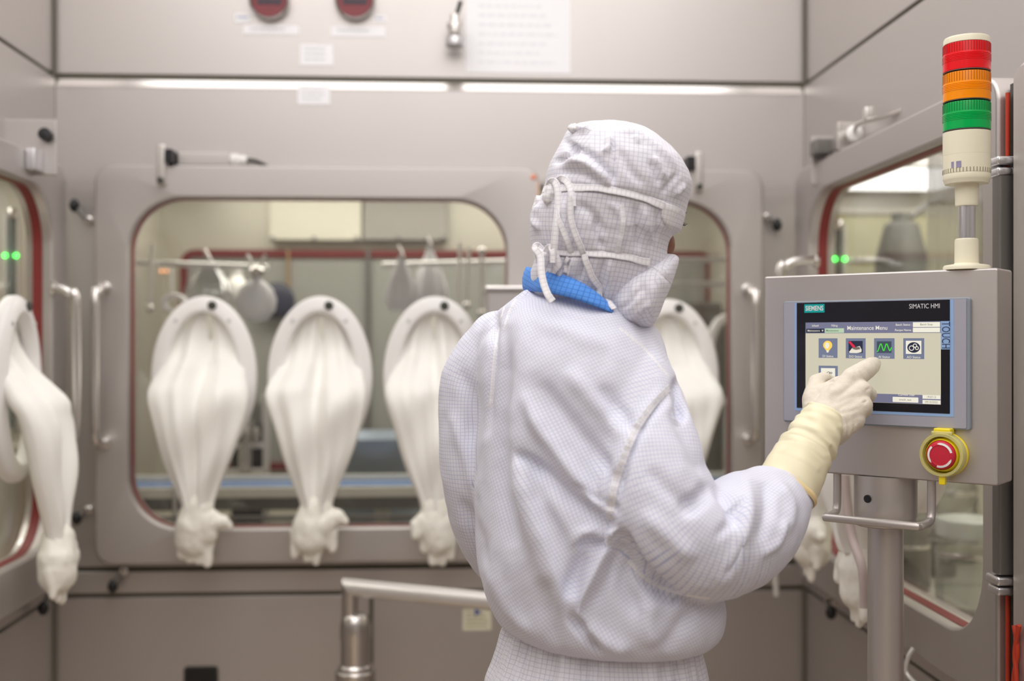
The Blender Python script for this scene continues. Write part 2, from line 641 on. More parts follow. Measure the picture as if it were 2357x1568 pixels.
def ribbon(name, pts, width, bvhs, mat, parent, lift=.002, thick=.0009, n=8, free_d=None, pucker=0., lifts=None, wpx=None):
    """cloth strip lying on a surface along a line; points that miss the surface use their own depth"""
    line = spline([(*p[:2], 0) for p in pts], n)
    deps = [p[2] if len(p) > 2 else free_d for p in pts]
    P, Nn = [], []
    for i, q in enumerate(line):
        t = i / (len(line) - 1) * (len(pts) - 1)
        k = min(int(t), len(pts) - 2)
        di = None
        if deps[k] is not None and deps[k + 1] is not None:
            di = deps[k] * (1 - (t - k)) + deps[k + 1] * (t - k)
        dirv = (C(q.x, q.y, 1.) - CAM).normalized()
        hit = None
        for bv in bvhs:
            h = bv.ray_cast(CAM, dirv)
            if h[0] is not None and (hit is None or h[3] < hit[3]):
                hit = h
        lf = lift
        if lifts:
            lf = lifts[k] * (1 - (t - k)) + lifts[k + 1] * (t - k)
        if di is not None:
            P.append(C(q.x, q.y, di)); Nn.append(-dirv)
        elif hit is not None:
            nn = hit[1] if hit[1].dot(dirv) < 0 else -hit[1]
            P.append(hit[0] + nn * lf); Nn.append((nn - dirv * .4).normalized())
    for _ in range(2):
        P = [P[0]] + [(P[i - 1] + P[i] * 2 + P[i + 1]) / 4 for i in range(1, len(P) - 1)] + [P[-1]]
        Nn = [Nn[0]] + [(Nn[i - 1] + Nn[i] + Nn[i + 1]).normalized() for i in range(1, len(Nn) - 1)] + [Nn[-1]]
    mb = MB()
    rows = []
    arc = 0.
    arcs = []
    for i, p in enumerate(P):
        t = (P[min(i + 1, len(P) - 1)] - P[max(i - 1, 0)]).normalized()
        if i: arc += (p - P[i - 1]).length
        arcs.append(arc)
        w = Nn[i].cross(t).normalized() * width / 2
        nn = t.cross(w).normalized()
        if nn.dot(Nn[i]) < 0: nn = -nn
        h = nn * thick + nn * (pucker * math.sin(arc / .011 * 2 * PI))
        rows.append([p - w, p - w * .86 + h, p + w * .86 + h, p + w, p + w * .86 - nn * thick, p - w * .86 - nn * thick])
    mb.rows(rows, True, True, True)
    me = mb.mesh(name)
    # threads along the strip
    l = me.uv_layers.new(name='UVMap')
    us = [-width / 2, -width * .43, width * .43, width / 2, width * .43, -width * .43]
    for poly in me.polygons:
        for li in poly.loop_indices:
            vi = me.loops[li].vertex_index
            r, c = divmod(vi, 6)
            if r < len(arcs): l.data[li].uv = (us[c] + .0033, arcs[r])
    sharp_edges(me, 30)
    o = link_mesh(name, me, mat, parent)
    return o


def text_mesh(body, size, bold=0., space=1., align='CENTER'):
    cu = bpy.data.curves.new('txt', 'FONT')
    cu.body = body; cu.size = size; cu.align_x = align; cu.align_y = 'CENTER'
    cu.space_character = space
    cu.offset = bold
    cu.resolution_u = 3
    o = bpy.data.objects.new('txt', cu)
    COL.objects.link(o)
    dg = bpy.context.evaluated_depsgraph_get()
    me = bpy.data.meshes.new_from_object(o.evaluated_get(dg))
    bpy.data.objects.remove(o); bpy.data.curves.remove(cu)
    return me
# ================================================================== the setting
XL, XR, YB = -1.0, .917, 2.92
ZS, ZL = 2.04, .737               # panel seams on every wall


def struct(name, mb, mat, label, cat, smooth=False):
    o = mb.build(name, mat, None, smooth=smooth)
    return setp(o, label, cat, None, 'structure')


def box_between(mb, a, b, bev=0.):
    c = [(a[i] + b[i]) / 2 for i in range(3)]
    s = [abs(b[i] - a[i]) for i in range(3)]
    return mb.box(c, s, None, bev)


struct('floor', box_between(MB(), (-3.2, -3.2, -.08), (3.2, 4.2, 0)), white_floor, 'beige vinyl cleanroom floor', 'floor')
struct('ceiling', box_between(MB(), (-3.2, -3.2, 2.7), (3.2, 4.2, 2.78)), ceil_m, 'white cleanroom ceiling', 'ceiling')
struct('wall_rear', box_between(MB(), (-3.2, -3.3, 0), (3.2, -3.2, 2.7)), wallp_m, 'pale cleanroom wall across from the isolator', 'wall')
struct('wall_side_left', box_between(MB(), (-3.3, -3.2, 0), (-3.2, 4.2, 2.7)), wallp_m, 'pale cleanroom wall beyond the left isolator', 'wall')
struct('wall_side_right', box_between(MB(), (3.2, -3.2, 0), (3.3, 4.2, 2.7)), wallp_m, 'pale cleanroom wall beyond the right isolator', 'wall')

# back wall: upper panel, middle panel with the window opening, apron, lower panels
wb = thing('wall_back', (0, YB, 0), 'brushed steel isolator front with seams and two windowed doors', 'wall', kind='structure')
m = MB()
box_between(m, (XL - .02, YB, ZS + .012), (XR + .02, YB + .05, 2.7), .003)
m.build('upper_panel', steel, wb)
m = MB()
ox0, ox1, oz0, oz1 = BY(262, 700, YB).x, BY(1716, 700, YB).x, .865, 1.775
fy0, fy1 = YB - .012, YB + .05
box_between(m, (XL - .02, fy0, oz1), (XR + .02, fy1, ZS - .02), .001)
box_between(m, (XL - .02, fy0, .812), (XR + .02, fy1, oz0))
box_between(m, (XL - .02, fy0, oz0), (ox0, fy1, oz1))
box_between(m, (ox1, fy0, oz0), (XR + .02, fy1, oz1))
m.build('middle_panel', steel, wb)
m = MB()                                            # sloping ledge along the top of the middle panel
m.rows([[(x, fy0 - .002, ZS - .022), (x, fy0 + .008, ZS - .002), (x, YB + .020, ZS - .001), (x, YB + .020, ZS - .022)] for x in (XL, XR)], True, True, True)
m.build('ledge', steel_pol, wb, smooth=False)
m = MB()
box_between(m, (XL - .02, YB - .008, ZL + .006), (XR + .02, YB + .05, .798), .003)
box_between(m, (XL - .02, YB, .02), (BY(850, 1450, YB).x, YB + .05, ZL - .006), .003)
box_between(m, (BY(859, 1450, YB).x, YB, .02), (XR + .02, YB + .05, ZL - .006), .003)
m.build('lower_panel', steel, wb)
m = MB()
box_between(m, (XL, YB + .006, ZS - .01), (XR, YB + .03, ZS + .02))
box_between(m, (XL, YB + .004, .79), (XR, YB + .03, .815))
box_between(m, (XL, YB + .006, ZL - .012), (XR, YB + .03, ZL + .012))
xs = BY(854.5, 1450, YB).x
box_between(m, (xs - .008, YB + .006, .02), (xs + .008, YB + .03, ZL))
for x in (XL + .002, XR - .002):
    box_between(m, (x - .004, YB - .015, 0), (x + .004, YB + .01, 2.7))
m.build('seam_seal', seam_m, wb)


def side_wall(name, X, sgn, y0, label, wy0, wy1):
    """steel wall along the depth; sgn +1: the right wall"""
    w = thing(name, (X, 2, 0), label, 'wall', kind='structure')
    t = .05 * sgn
    m = MB()
    box_between(m, (X, y0, ZS + .012), (X + t, YB, 2.7), .003)
    m.build('upper_panel', steel, w)
    m = MB()
    box_between(m, (X - .006 * sgn, y0, 1.775), (X + t, YB - .012, ZS), .004)
    box_between(m, (X - .006 * sgn, y0, ZL + .006), (X + t, YB - .012, .865), .002)
    box_between(m, (X - .006 * sgn, y0, .865), (X + t, wy0, 1.775))
    box_between(m, (X - .006 * sgn, wy1, .865), (X + t, YB - .012, 1.775))
    m.build('middle_panel', steel, w)
    m = MB()
    box_between(m, (X, y0, .02), (X + t, YB, ZL - .006), .003)
    m.build('lower_panel', steel, w)
    m = MB()
    box_between(m, (X + .006 * sgn, y0, ZS - .01), (X + .03 * sgn, YB, ZS + .02))
    box_between(m, (X + .006 * sgn, y0, ZL - .012), (X + .03 * sgn, YB, ZL + .012))
    m.build('seam_seal', seam_m, w)
    return w


side_wall('wall_left', XL, -1, -.6, 'brushed steel isolator side at the left of the bay', 1.78, 2.87)
side_wall('wall_right', XR, 1, -.6, 'brushed steel isolator side behind the operator panel', 1.78, 2.87)


# doors with windows ------------------------------------------------
def win_door(name, map3, outer, win, label, r_out=.045, r_win=.13, thick=.06, origin=(0, 0, 0)):
    t = thing(name, origin, label, 'door', kind='structure')
    lo, lw = rrect(*outer, r_out, 10), rrect(*win, r_win, 10)
    MB().slab(lo, lw, thick, map3, .006).build('frame', steel, t)
    g1, g2 = grow(lw, .002), grow(lw, -.0016)
    MB().slab(g1, g2, .022, lambda a, b, d: map3(a, b, d + .024)).build('gasket', red_rub, t, label='red silicone window gasket')
    MB().plate(grow(lw, -.004), .008, lambda a, b, d: map3(a, b, d + .046)).build('pane', glass, t, smooth=False)
    return t


YD = 2.85
def mback(a, b, d): return (a, YD + d, b)
XDL, XDR = -.93, .85
def mleft(a, b, d): return (XDL - d, a, b)
def mright(a, b, d): return (XDR + d, a, b)


def xb(px, Y=YD): return BY(px, 784, Y).x
def yl(px, X): return BX(px, 784, X).y


d1 = win_door('door_1', mback, (xb(217), xb(1244), .826, 1.815), (xb(296), xb(1166), .914, 1.733), 'wide steel isolator door with three white glove ports', origin=(0, YD, .8))
d2 = win_door('door_2', mback, (xb(1250), xb(1757), .826, 1.815), (xb(1330), xb(1684), .914, 1.733), 'narrower steel isolator door behind the worker, with one glove port', origin=(.4, YD, .8))
d3 = win_door('door_3', mright, (1.735, 2.79, .80, 1.80), (1.789, 2.68, .888, 1.73), 'steel isolator door on the right wall behind the operator panel', origin=(XDR, 2.2, .8))
d4 = win_door('door_4', mleft, (1.70, 2.80, .80, 1.80), (1.80, 2.705, .90, 1.73), 'steel isolator door on the left wall, cut by the picture edge', origin=(XDL, 2.2, .8))


def handle(parent, pa, pb, out, r=.0115):
    """bowed grab handle between two fixing points"""
    pa, pb, out = Vector(pa), Vector(pb), Vector(out)
    up = (pb - pa).normalized()
    k = .042
    pts = [pa, pa + out - out.normalized() * k, pa + out - out.normalized() * k * .3 + up * k * .3, pa + out + up * k,
           pb + out - up * k, pb + out - out.normalized() * k * .3 - up * k * .3, pb + out - out.normalized() * k, pb]
    m = MB().tube(spline(pts, 4), r, 14)
    for p in (pa, pb):
        m.lathe([(r * 1.5, 0), (r * 1.5, .006), (r, .008)], p, out, 16)
    return m.build('handle', steel_pol, parent)


handle(d1, (xb(240), YD, 1.13), (xb(240), YD, 1.508), (0, -.072, 0))
handle(d2, (xb(1722), YD, 1.13), (xb(1722), YD, 1.508), (0, -.072, 0))
handle(d3, (XDR, yl(1882, XDR), 1.17), (XDR, yl(1882, XDR), 1.565), (-.088, 0, 0), .0115)
handle(d4, (XDL, yl(122, XDL), 1.14), (XDL, yl(122, XDL), 1.502), (.051, 0, 0), .0125)


# chambers behind the windows ----------------------------------------
def chamber(name, x0, x1, y0, y1, z0, z1, open_side, label):
    m = MB()
    t = .02
    if open_side != 'y0': box_between(m, (x0, y0, z0), (x1, y0 + t, z1))
    box_between(m, (x0, y1 - t, z0), (x1, y1, z1))
    if open_side != 'x0': box_between(m, (x0, y0, z0), (x0 + t, y1, z1))
    if open_side != 'x1': box_between(m, (x1 - t, y0, z0), (x1, y1, z1))
    box_between(m, (x0, y0, z0 - t), (x1, y1, z0))
    box_between(m, (x0, y0, z1), (x1, y1, z1 + t))
    return struct(name, m, steel_in, label, 'chamber wall')


chamber('wall_chamber_back', -.985, .895, 2.972, 3.88, .80, 1.95, 'y0', 'steel lining of the isolator chamber behind the two back doors')
chamber('wall_chamber_right', .97, 2.2, 1.60, 3.70, .78, 1.95, 'x0', 'steel lining of the isolator chamber behind the right door')
chamber('wall_chamber_left', -2.0, -1.052, 1.55, 3.70, .78, 1.95, 'x1', 'steel lining of the isolator chamber behind the left door')


# lights: ceiling troffers over the bay, work lights in the chambers ---
def area(name, loc, sx, sy, power, col=(1, .98, .96), rot=(0, 0, 0)):
    l = bpy.data.lights.new(name, 'AREA')
    l.shape = 'RECTANGLE'; l.size = sx; l.size_y = sy
    l.energy = power; l.color = col
    o = bpy.data.objects.new(name, l)
    COL.objects.link(o)
    o.location = loc; o.rotation_euler = rot
    return o


area('ceiling_lamp', (-.04, 1.0, 2.68), 1.85, 3.4, 42)
area('ceiling_lamp', (0, -1.2, 2.68), 2.6, 1.2, 20)
area('chamber_lamp', (-.1, 3.42, 1.93), 1.5, .3, 9, (1, .96, .85))
area('chamber_lamp', (1.5, 2.6, 1.93), .5, 1.4, 11, (1, .97, .86))
area('chamber_lamp', (-1.45, 2.7, 1.93), .4, 1.2, 7, (1, .97, .86))

w = bpy.data.worlds.new('world')
SC.world = w
w.use_nodes = True
w.node_tree.nodes['Background'].inputs[0].default_value = (.9, .92, 1, 1)
w.node_tree.nodes['Background'].inputs[1].default_value = .3

# camera --------------------------------------------------------------
cam = bpy.data.cameras.new('camera')
cam.lens = 40; cam.sensor_width = 36; cam.sensor_fit = 'HORIZONTAL'
cam.dof.use_dof = True
cam.dof.focus_distance = 1.67
cam.dof.aperture_fstop = 2.0
cam.clip_start = .05
co = bpy.data.objects.new('camera', cam)
COL.objects.link(co)
co.location = CAM
co.rotation_euler = (PI / 2, 0, -PSI)
SC.camera = co
SC.view_settings.view_transform = 'Standard'
SC.view_settings.look = 'None'
SC.view_settings.gamma = 1
SC.view_settings.use_curve_mapping = False
SC.view_settings.exposure = 0.16
# ================================================================== fittings on the isolator
def flat(name, px0, py0, px1, py1, mat, label, cat, Y=YB, th=.0015, group=None, lines=0, inkm=None, off=0.):
    """a sheet stuck to the back wall"""
    a, b = BY(px0, py0, Y), BY(px1, py1, Y)
    t = thing(name, ((a.x + b.x) / 2, Y, (a.z + b.z) / 2), label, cat, group=group)
    m = MB()
    box_between(m, (a.x, Y - th - off, b.z), (b.x, Y - off, a.z))
    m.build('sheet', mat, t, smooth=False)
    if lines:
        m = MB()
        h = a.z - b.z; wd = b.x - a.x
        rnd = random.Random(px0)
        for i in range(lines):
            z = a.z - h * (i + 1) / (lines + 1)
            x = a.x + wd * .12
            xe = b.x - wd * rnd.uniform(.12, .3)
            while x < xe:
                wl = wd * rnd.uniform(.03, .09)
                box_between(m, (x, Y - th - off - .0004, z), (min(x + wl, xe), Y - th - off, z + h / (lines + 1) * .28))
                x += wl + wd * .02
        m.build('print', inkm or ink, t, smooth=False)
    return t


def gauge(px, py, label):
    c = BY(px, py, YB)
    t = thing('pressure_gauge', c, label, 'gauge', group='round gauges at the top')
    R = .049
    MB().lathe([(R + .003, 0), (R + .003, .02), (R - .001, .025), (R - .004, .022), (R - .004, .0)], c, (0, -1, 0), 40).build('rim', steel_pol, t)
    MB().lathe([(.0005, .014), (R - .005, .014), (R - .005, .012), (.0005, .012)], c, (0, -1, 0), 40).build('dial', pmat('dark_red_dial', srgb(120, 30, 40), rough=.25, noise_amt=.15, noise_scale=40), t, label='dark red dial face')
    m = MB(); box_between(m, (c.x - .034, c.y - .0155, c.z + .004), (c.x + .034, c.y - .0142, c.z + .022)); m.build('display', pmat('pale_display', srgb(150, 170, 185), rough=.3, noise_amt=.1), t, label='pale display window')
    m = MB(); box_between(m, (c.x - .03, c.y - .0155, c.z - .012), (c.x + .03, c.y - .0142, c.z - .0)); m.build('band', pmat('dark_navy', srgb(40, 36, 52), rough=.3, noise_amt=.1), t)
    return t


gauge(622, 2, 'round dark red gauge above the left label strip')
gauge(818, 2, 'round dark red gauge above the right label strip')
g = 'white labels on the upper panel'
flat('label_strip', 560, 58, 688, 80, paper, 'long white label strip under the left gauge', 'label', group=g, lines=1)
flat('label_strip', 762, 60, 887, 85, paper, 'long white label strip under the right gauge', 'label', group=g, lines=1)
flat('number_tag', 541, 31, 578, 52, paper, 'tiny white tag left of the left gauge', 'label', group=g, lines=1, inkm=ink_blue)
flat('number_tag', 862, 36, 889, 51, paper, 'tiny white tag right of the right gauge', 'label', group=g, lines=1, inkm=ink_blue)
flat('wall_label', 691, 102, 767, 151, paper, 'small white label just above the steel seam', 'label', group=g, lines=3)
flat('wall_label', 687, 199, 761, 243, paper, 'small white label just below the steel seam', 'label', lines=3, off=.012)
flat('notice_sheet', 1072, -6, 1313, 170, paper, 'large white paper notice on the upper panel', 'notice', lines=7, inkm=pmat('faint_print', (.84, .84, .90), rough=.8, noise_amt=.05))
flat('sticker', 1065, 1403, 1131, 1451, paper_y, 'yellowish sticker with a blue mark under the white pipe', 'sticker', lines=4, inkm=pmat('olive_print', srgb(150, 150, 110), rough=.8, noise_amt=.1))
a = BY(1098, 1409, YB)
mk = MB(); mk.lathe([(.0005, .0026), (.011, .0026), (.011, .001)], a, (0, -1, 0), 3)
mk.build('blue_mark', ink_blue, bpy.data.objects['sticker'])

# recessed black grille in the lower panel
a, b = BY(427, 1538, YB), BY(499, 1580, YB)
t = thing('vent_slot', ((a.x + b.x) / 2, YB, b.z), 'small black recessed slot in the lower steel panel', 'vent')
m = MB(); lo = rrect(a.x, b.x, b.z, a.z, .006, 4)
m.slab(grow(lo, .004), lo, .012, lambda p, q, d: (p, YB - .004 + d, q)); m.build('rim', rubber_dk, t)
m = MB(); box_between(m, (a.x, YB - .002, b.z), (b.x, YB - .0005, a.z)); m.build('recess', black, t)

# valve fitting on the upper panel
c = BY(1047, 72, YB)
t = thing('sampling_valve', c, 'small steel valve beside the large white notice', 'valve')
MB().lathe([(.018, 0), (.018, .012), (.010, .016), (.010, .05), (.001, .05)], c, (0, -1, 0), 20).build('flange', steel_pol, t)
MB().lathe([(.012, -.028), (.016, -.024), (.016, -.008), (.02, -.006), (.02, .006), (.012, .01), (.012, .028), (.001, .028)], c + Vector((0, -.05, 0)), (0, 0, 1), 20).build('body', steel_pol, t)
MB().lathe([(.022, -.052), (.024, -.05), (.024, -.032), (.018, -.028), (.001, -.028)], c + Vector((0, -.05, 0)), (0, 0, 1), 20).build('cap', alu, t)
MB().tube([c + Vector((.004, -.05, .026)), c + Vector((.01, -.055, .045)), c + Vector((.014, -.07, .055))], .006, 10).build('lever', rubber_dk, t)


# door switches on the back doors
def door_switch(px, py, label, full):
    c = BY(px, py, YD - .01)
    t = thing('door_switch', (c.x, YB, c.z), label, 'sensor', group='door switches above the doors')
    m = MB(); box_between(m, (c.x - .0095, YD - .02, c.z - .017), (c.x + .0095, YB - .012, c.z + .017), .002)
    m.build('switch_body', black, t, label='black switch head')
    ex = BY(px - 17 if full else px + 18, py, YD)
    m = MB(); box_between(m, (ex.x - .011, YD - .012, c.z - .072), (ex.x + .011, YD, c.z + .03), .004)
    m.build('latch_plate', steel_pol, t)
    MB().lathe([(.008, 0), (.008, .01), (.001, .011)], (ex.x, YD - .012, c.z - .06), (0, -1, 0), 14).build('bolt', rubber_dk, t)
    if full:
        e = BY(535, py, YB - .012)
        m = MB(); box_between(m, (c.x + .012, YB - .05, c.z - .016), (e.x, YB - .012, c.z + .016), .003)
        m.build('housing', steel, t)
        q = Vector((e.x, YB - .032, c.z))
        MB().lathe([(.014, 0), (.016, .003), (.016, .018), (.012, .02), (.012, .034), (.007, .04), (.001, .04)], q, (1, 0, 0), 20).build('cable_gland', white_pl, t)
        MB().tube([q + Vector((.038, 0, 0)), q + Vector((.06, 0, -.002)), q + Vector((.085, .004, -.013)), q + Vector((.098, .02, -.022))], .005, 10, smooth=5).build('cable', rubber_dk, t)
    return t


door_switch(390, 360, 'door switch with black head and cable above the wide left door', True)
door_switch(1589, 376, 'door switch with black head right of the white hood', False)


# swing clamps beside the doors
def clamp(p, out, down, label, sc=1.):
    p, out, down = Vector(p), Vector(out), Vector(down)
    t = thing('door_clamp', p, label, 'clamp', group='black tipped door clamps')
    MB().lathe([(.011 * sc, 0), (.011 * sc, .012), (.007 * sc, .014), (.007 * sc, .03), (.001, .03)], p, out, 16).build('stud', steel_pol, t)
    a = p + out.normalized() * .025
    MB().tube([a, a + down * .55, a + down], [.006 * sc, .006 * sc, .007 * sc], 12, smooth=3).build('arm', steel_dk, t)
    MB().sphere(a + down * 1.15, .0125 * sc, 16, (1, 1, 1.35)).build('grip', black, t, label='black grip')
    return t


clamp(BY(206, 508, YB - .012), (0, -1, 0), (-.024, -.004, .03), 'black tipped clamp at the upper left of the wide back door')
clamp(BY(205, 1172, YB - .012), (0, -1, 0), (-.018, -.004, -.016), 'black tipped clamp at the lower left of the wide back door')
clamp(BY(287, 1312, YB - .012), (0, -1, 0), (-.018, -.005, -.03), 'black tipped clamp under the left end of the wide back door')
clamp(BY(1763, 502, YB - .012), (0, -1, 0), (.018, -.004, -.018), 'black tipped clamp right of the narrow back door')
clamp(BX(95, 1350, XL + .006), (1, 0, 0), (.0, -.05, -.035), 'black tipped clamp under the left wall door')
clamp(BX(1928, 1385, XR - .006), (-1, 0, 0), (-.004, -.035, -.014), 'black tipped clamp under the right wall door')

# hinge bracket and switch on the left wall door
c = BX(86, 330, XDL)
t = thing('hinge_bracket', c, 'grey bracket with black knob on the left wall door', 'bracket')
m = MB(); box_between(m, (XL, c.y - .022, c.z - .075), (XDL + .05, c.y - .012, c.z + .05), .003); m.build('plate', steel, t)
m = MB(); box_between(m, (XDL, c.y - .075, c.z - .07), (XDL + .022, c.y - .022, c.z - .022), .004); m.build('block', alu, t)
MB().lathe([(.010, 0), (.014, .004), (.014, .022), (.001, .024)], (XDL + .03, c.y - .022, c.z + .012), (0, -1, .1), 18).build('knob', black, t)
MB().tube([(XL, c.y - .03, c.z + .018), (XL + .01, c.y - .5, c.z + .02)], .005, 8).build('rod', steel_pol, t)

# door switch hardware on the right wall door
c = BX(1889, 338, XDR)
t = thing('door_sensor', c, 'steel sensor bracket with white gland above the right wall door', 'sensor')
m = MB(); box_between(m, (XDR - .012, c.y + .028, c.z - .085), (XR, c.y + .04, c.z + .03), .003); m.build('plate', steel, t)
m = MB(); box_between(m, (XDR - .02, c.y - .03, c.z - .02), (XDR + .02, c.y + .02, c.z + .014), .003); m.build('switch_body', steel_dk, t)
c2 = BX(1958, 318, XDR + .03)
m = MB(); box_between(m, (XDR + .015, c2.y, c.z - .016), (XR - .006, c.y - .03, c.z + .02), .003); m.build('housing', steel, t)
m = MB(); box_between(m, (XDR + .0, c2.y - .004, c.z - .026), (XR - .006, c2.y + .004, c.z + .035), .002); m.build('end_plate', steel_pol, t)
q = BX(1966, 312, XDR + .03)
MB().lathe([(.014, 0), (.017, .004), (.017, .024), (.012, .028), (.001, .028)], q, (-.35, -1, .1), 20).build('cable_gland', white_pl, t)
MB().tube([q + Vector((-.01, -.03, .003)), q + Vector((-.012, -.07, .014)), q + Vector((.02, -.14, .016)), q + Vector((.04, -.2, .02))], .005, 10, smooth=5).build('cable', steel_pol, t)
MB().box(q + Vector((.0, -.085, .03)), (.02, .02, .03), None, .004).build('clip', steel_pol, t)

# next module beyond the right door: post with hinge blocks, red seal and cables
t = thing('door_post', (XDR, 1.68, 0), 'dark steel door post with rounded top at the right picture edge', 'post')
lo = rrect(1.40, 1.688, .4, 1.80, .03, 8)
MB().plate(lo, .06, lambda a, b, d: (XDR - .004 + d, a, b), .012).build('leaf', steel_box, t)
t2 = thing('hinge_rail', (XDR, 1.72, 0), 'red lined gap and hinge blocks beside the right wall door', 'hinge')
MB().tube([(XDR + .012, 1.7255, .4), (XDR + .012, 1.7255, 1.765)], .0035, 10).build('seal', red_bright, t2, label='red sealing cord in the door gap')
m = MB(); box_between(m, (XDR + .02, 1.717, .4), (XDR + .06, 1.734, 1.78)); m.build('backing', rubber_dk, t2)
for zz in (1.655, 1.012):
    m = MB()
    m.box((XDR - .006, 1.7125, zz), (.03, .042, .014), None, .004); m.box((XDR - .006, 1.7125, zz - .016), (.026, .036, .014), None, .004)
    m.build('hinge_block', alu, t2)
m = MB(); box_between(m, (XDR - .016, 1.697, 1.02), (XDR + .01, 1.722, 1.64), .004); m.build('cover_strip', steel_dk, t2, label='dark cover strip between the hinge blocks')
pp = [BX(2346, 1440, XDR - .01), BX(2336, 1500, XDR - .01), BX(2340, 1575, XDR - .01), BX(2338, 1700, XDR - .01)]
t = thing('red_cable', pp[0], 'red cable hanging in the gap below the lower hinge block', 'cable')
MB().tube(pp, .0035, 10, smooth=6).build('jacket', red_bright, t)
pp = [BX(2334, 1440, XDR - .008), BX(2342, 1500, XDR - .008), BX(2333, 1575, XDR - .008), BX(2340, 1700, XDR - .008)]
MB().tube(pp, .0035, 10, smooth=6).build('strand', red_bright, t)

# mitred white pipe in front of the lower panels
pA, pB = BY(806, 1352, 2.62), BY(1330, 1404, 2.34)
t = thing('drain_pipe', (pA.x, pA.y, 0), 'pale mitred pipe with stacked couplings in front of the lower panel', 'pipe')
ex = (pB - pA).normalized()
R = .0195
def mitre(p, ax, side):                     # rings of a pipe cut on the bisector
    return p
m = MB()
n = 24
bis = (ex - Vector((0, 0, 1))).normalized()
u = Vector((0, 0, 1)); v = ex.cross(u).normalized(); u = v.cross(ex).normalized()
ringA = []
ringE = []
for k in range(n):
    o_ = u * math.cos(2 * PI * k / n) * R + v * math.sin(2 * PI * k / n) * R
    pl = (ex + Vector((0, 0, 1))).normalized()          # mitre plane normal
    s = -(o_.dot(pl)) / ex.dot(pl)
    ringA.append(pA + o_ + ex * s)
    ringE.append(pB + o_)
m.rows([ringA, ringE], True, False, True)
m.build('arm_pipe', pmat('satin_white_pipe', (.80, .77, .75), rough=.32, metal=.55, noise_amt=.03), t)
m = MB()
ringB = [Vector((q.x, q.y, pA.z - .075)) for q in ringA]
# the vertical leg: project the mitre ring straight down
m.rows([ringA, ringB], True)
m.build('riser_pipe', steel_pol, t)
zz = pA.z
MB().lathe([(.02, -.02), (.031, -.026), (.036, -.05), (.036, -.075), (.034, -.08), (.034, -.135), (.040, -.14), (.040, -.148), (.047, -.152), (.047, -.188), (.041, -.196), (.028, -.2), (.028, -.25), (.024, -.26), (.024, -zz + .0), (.001, -zz)],
           (pA.x + .012, pA.y, zz - .04), (0, 0, 1), 36).build('couplings', steel_pol, t)

# a small steel tray box behind the worker's shoulder
a, b = BY(1120, 658, 2.62), BY(1275, 800, 2.62)
t = thing('tray_box', ((a.x + b.x) / 2, 2.66, b.z), 'small steel box with bright lip behind the worker\'s left shoulder', 'box')
m = MB(); box_between(m, (a.x, 2.62, b.z), (b.x, 2.84, a.z - .012), .006); m.build('body', steel, t)
m = MB(); box_between(m, (a.x - .004, 2.612, a.z - .013), (b.x + .004, 2.845, a.z), .004); m.build('lid', steel_pol, t)

# orange marker on the back wall
a = BY(1228, 408, YD)
t = thing('orange_marker', a, 'tiny orange mark on the steel left of the white hood', 'marker')
MB().lathe([(.0005, .003), (.006, .002), (.0075, 0)], a, (0, -1, 0), 14).build('dot', pmat('orange_mark', srgb(235, 150, 120), rough=.6, noise_amt=.05), t)
m = MB(); box_between(m, (a.x + .008, YD - .001, a.z - .055), (a.x + .014, YD, a.z - .012)); m.build('streak', pmat('pale_orange_mark', srgb(225, 190, 170), rough=.6, noise_amt=.05), t)
# ================================================================== glove ports
def ell(a, b, n=64):
    return [(a * math.cos(2 * PI * k / n), b * math.sin(2 * PI * k / n)) for k in range(n)]


RA, RB, RW = .130, .204, .042     # outer half axes and band width of the oval ring
SLEEVE = [  # z, half width, x shift, back, front (distance out of the glass)
    (.160, .020, 0, .000, .003), (.152, .048, 0, .000, .004), (.125, .074, 0, .000, .006), (.085, .088, 0, .001, .016),
    (.045, .096, 0, .003, .044), (.005, .110, 0, .010, .086), (-.03, .122, 0, .02, .122), (-.065, .122, 0, .046, .136),
    (-.11, .112, 0, .05, .142), (-.16, .098, 0, .053, .142), (-.21, .084, 0, .055, .138), (-.26, .068, 0, .058, .132),
    (-.305, .053, 0, .06, .126), (-.345, .041, 0, .064, .12), (-.372, .038, 0, .068, .116)]


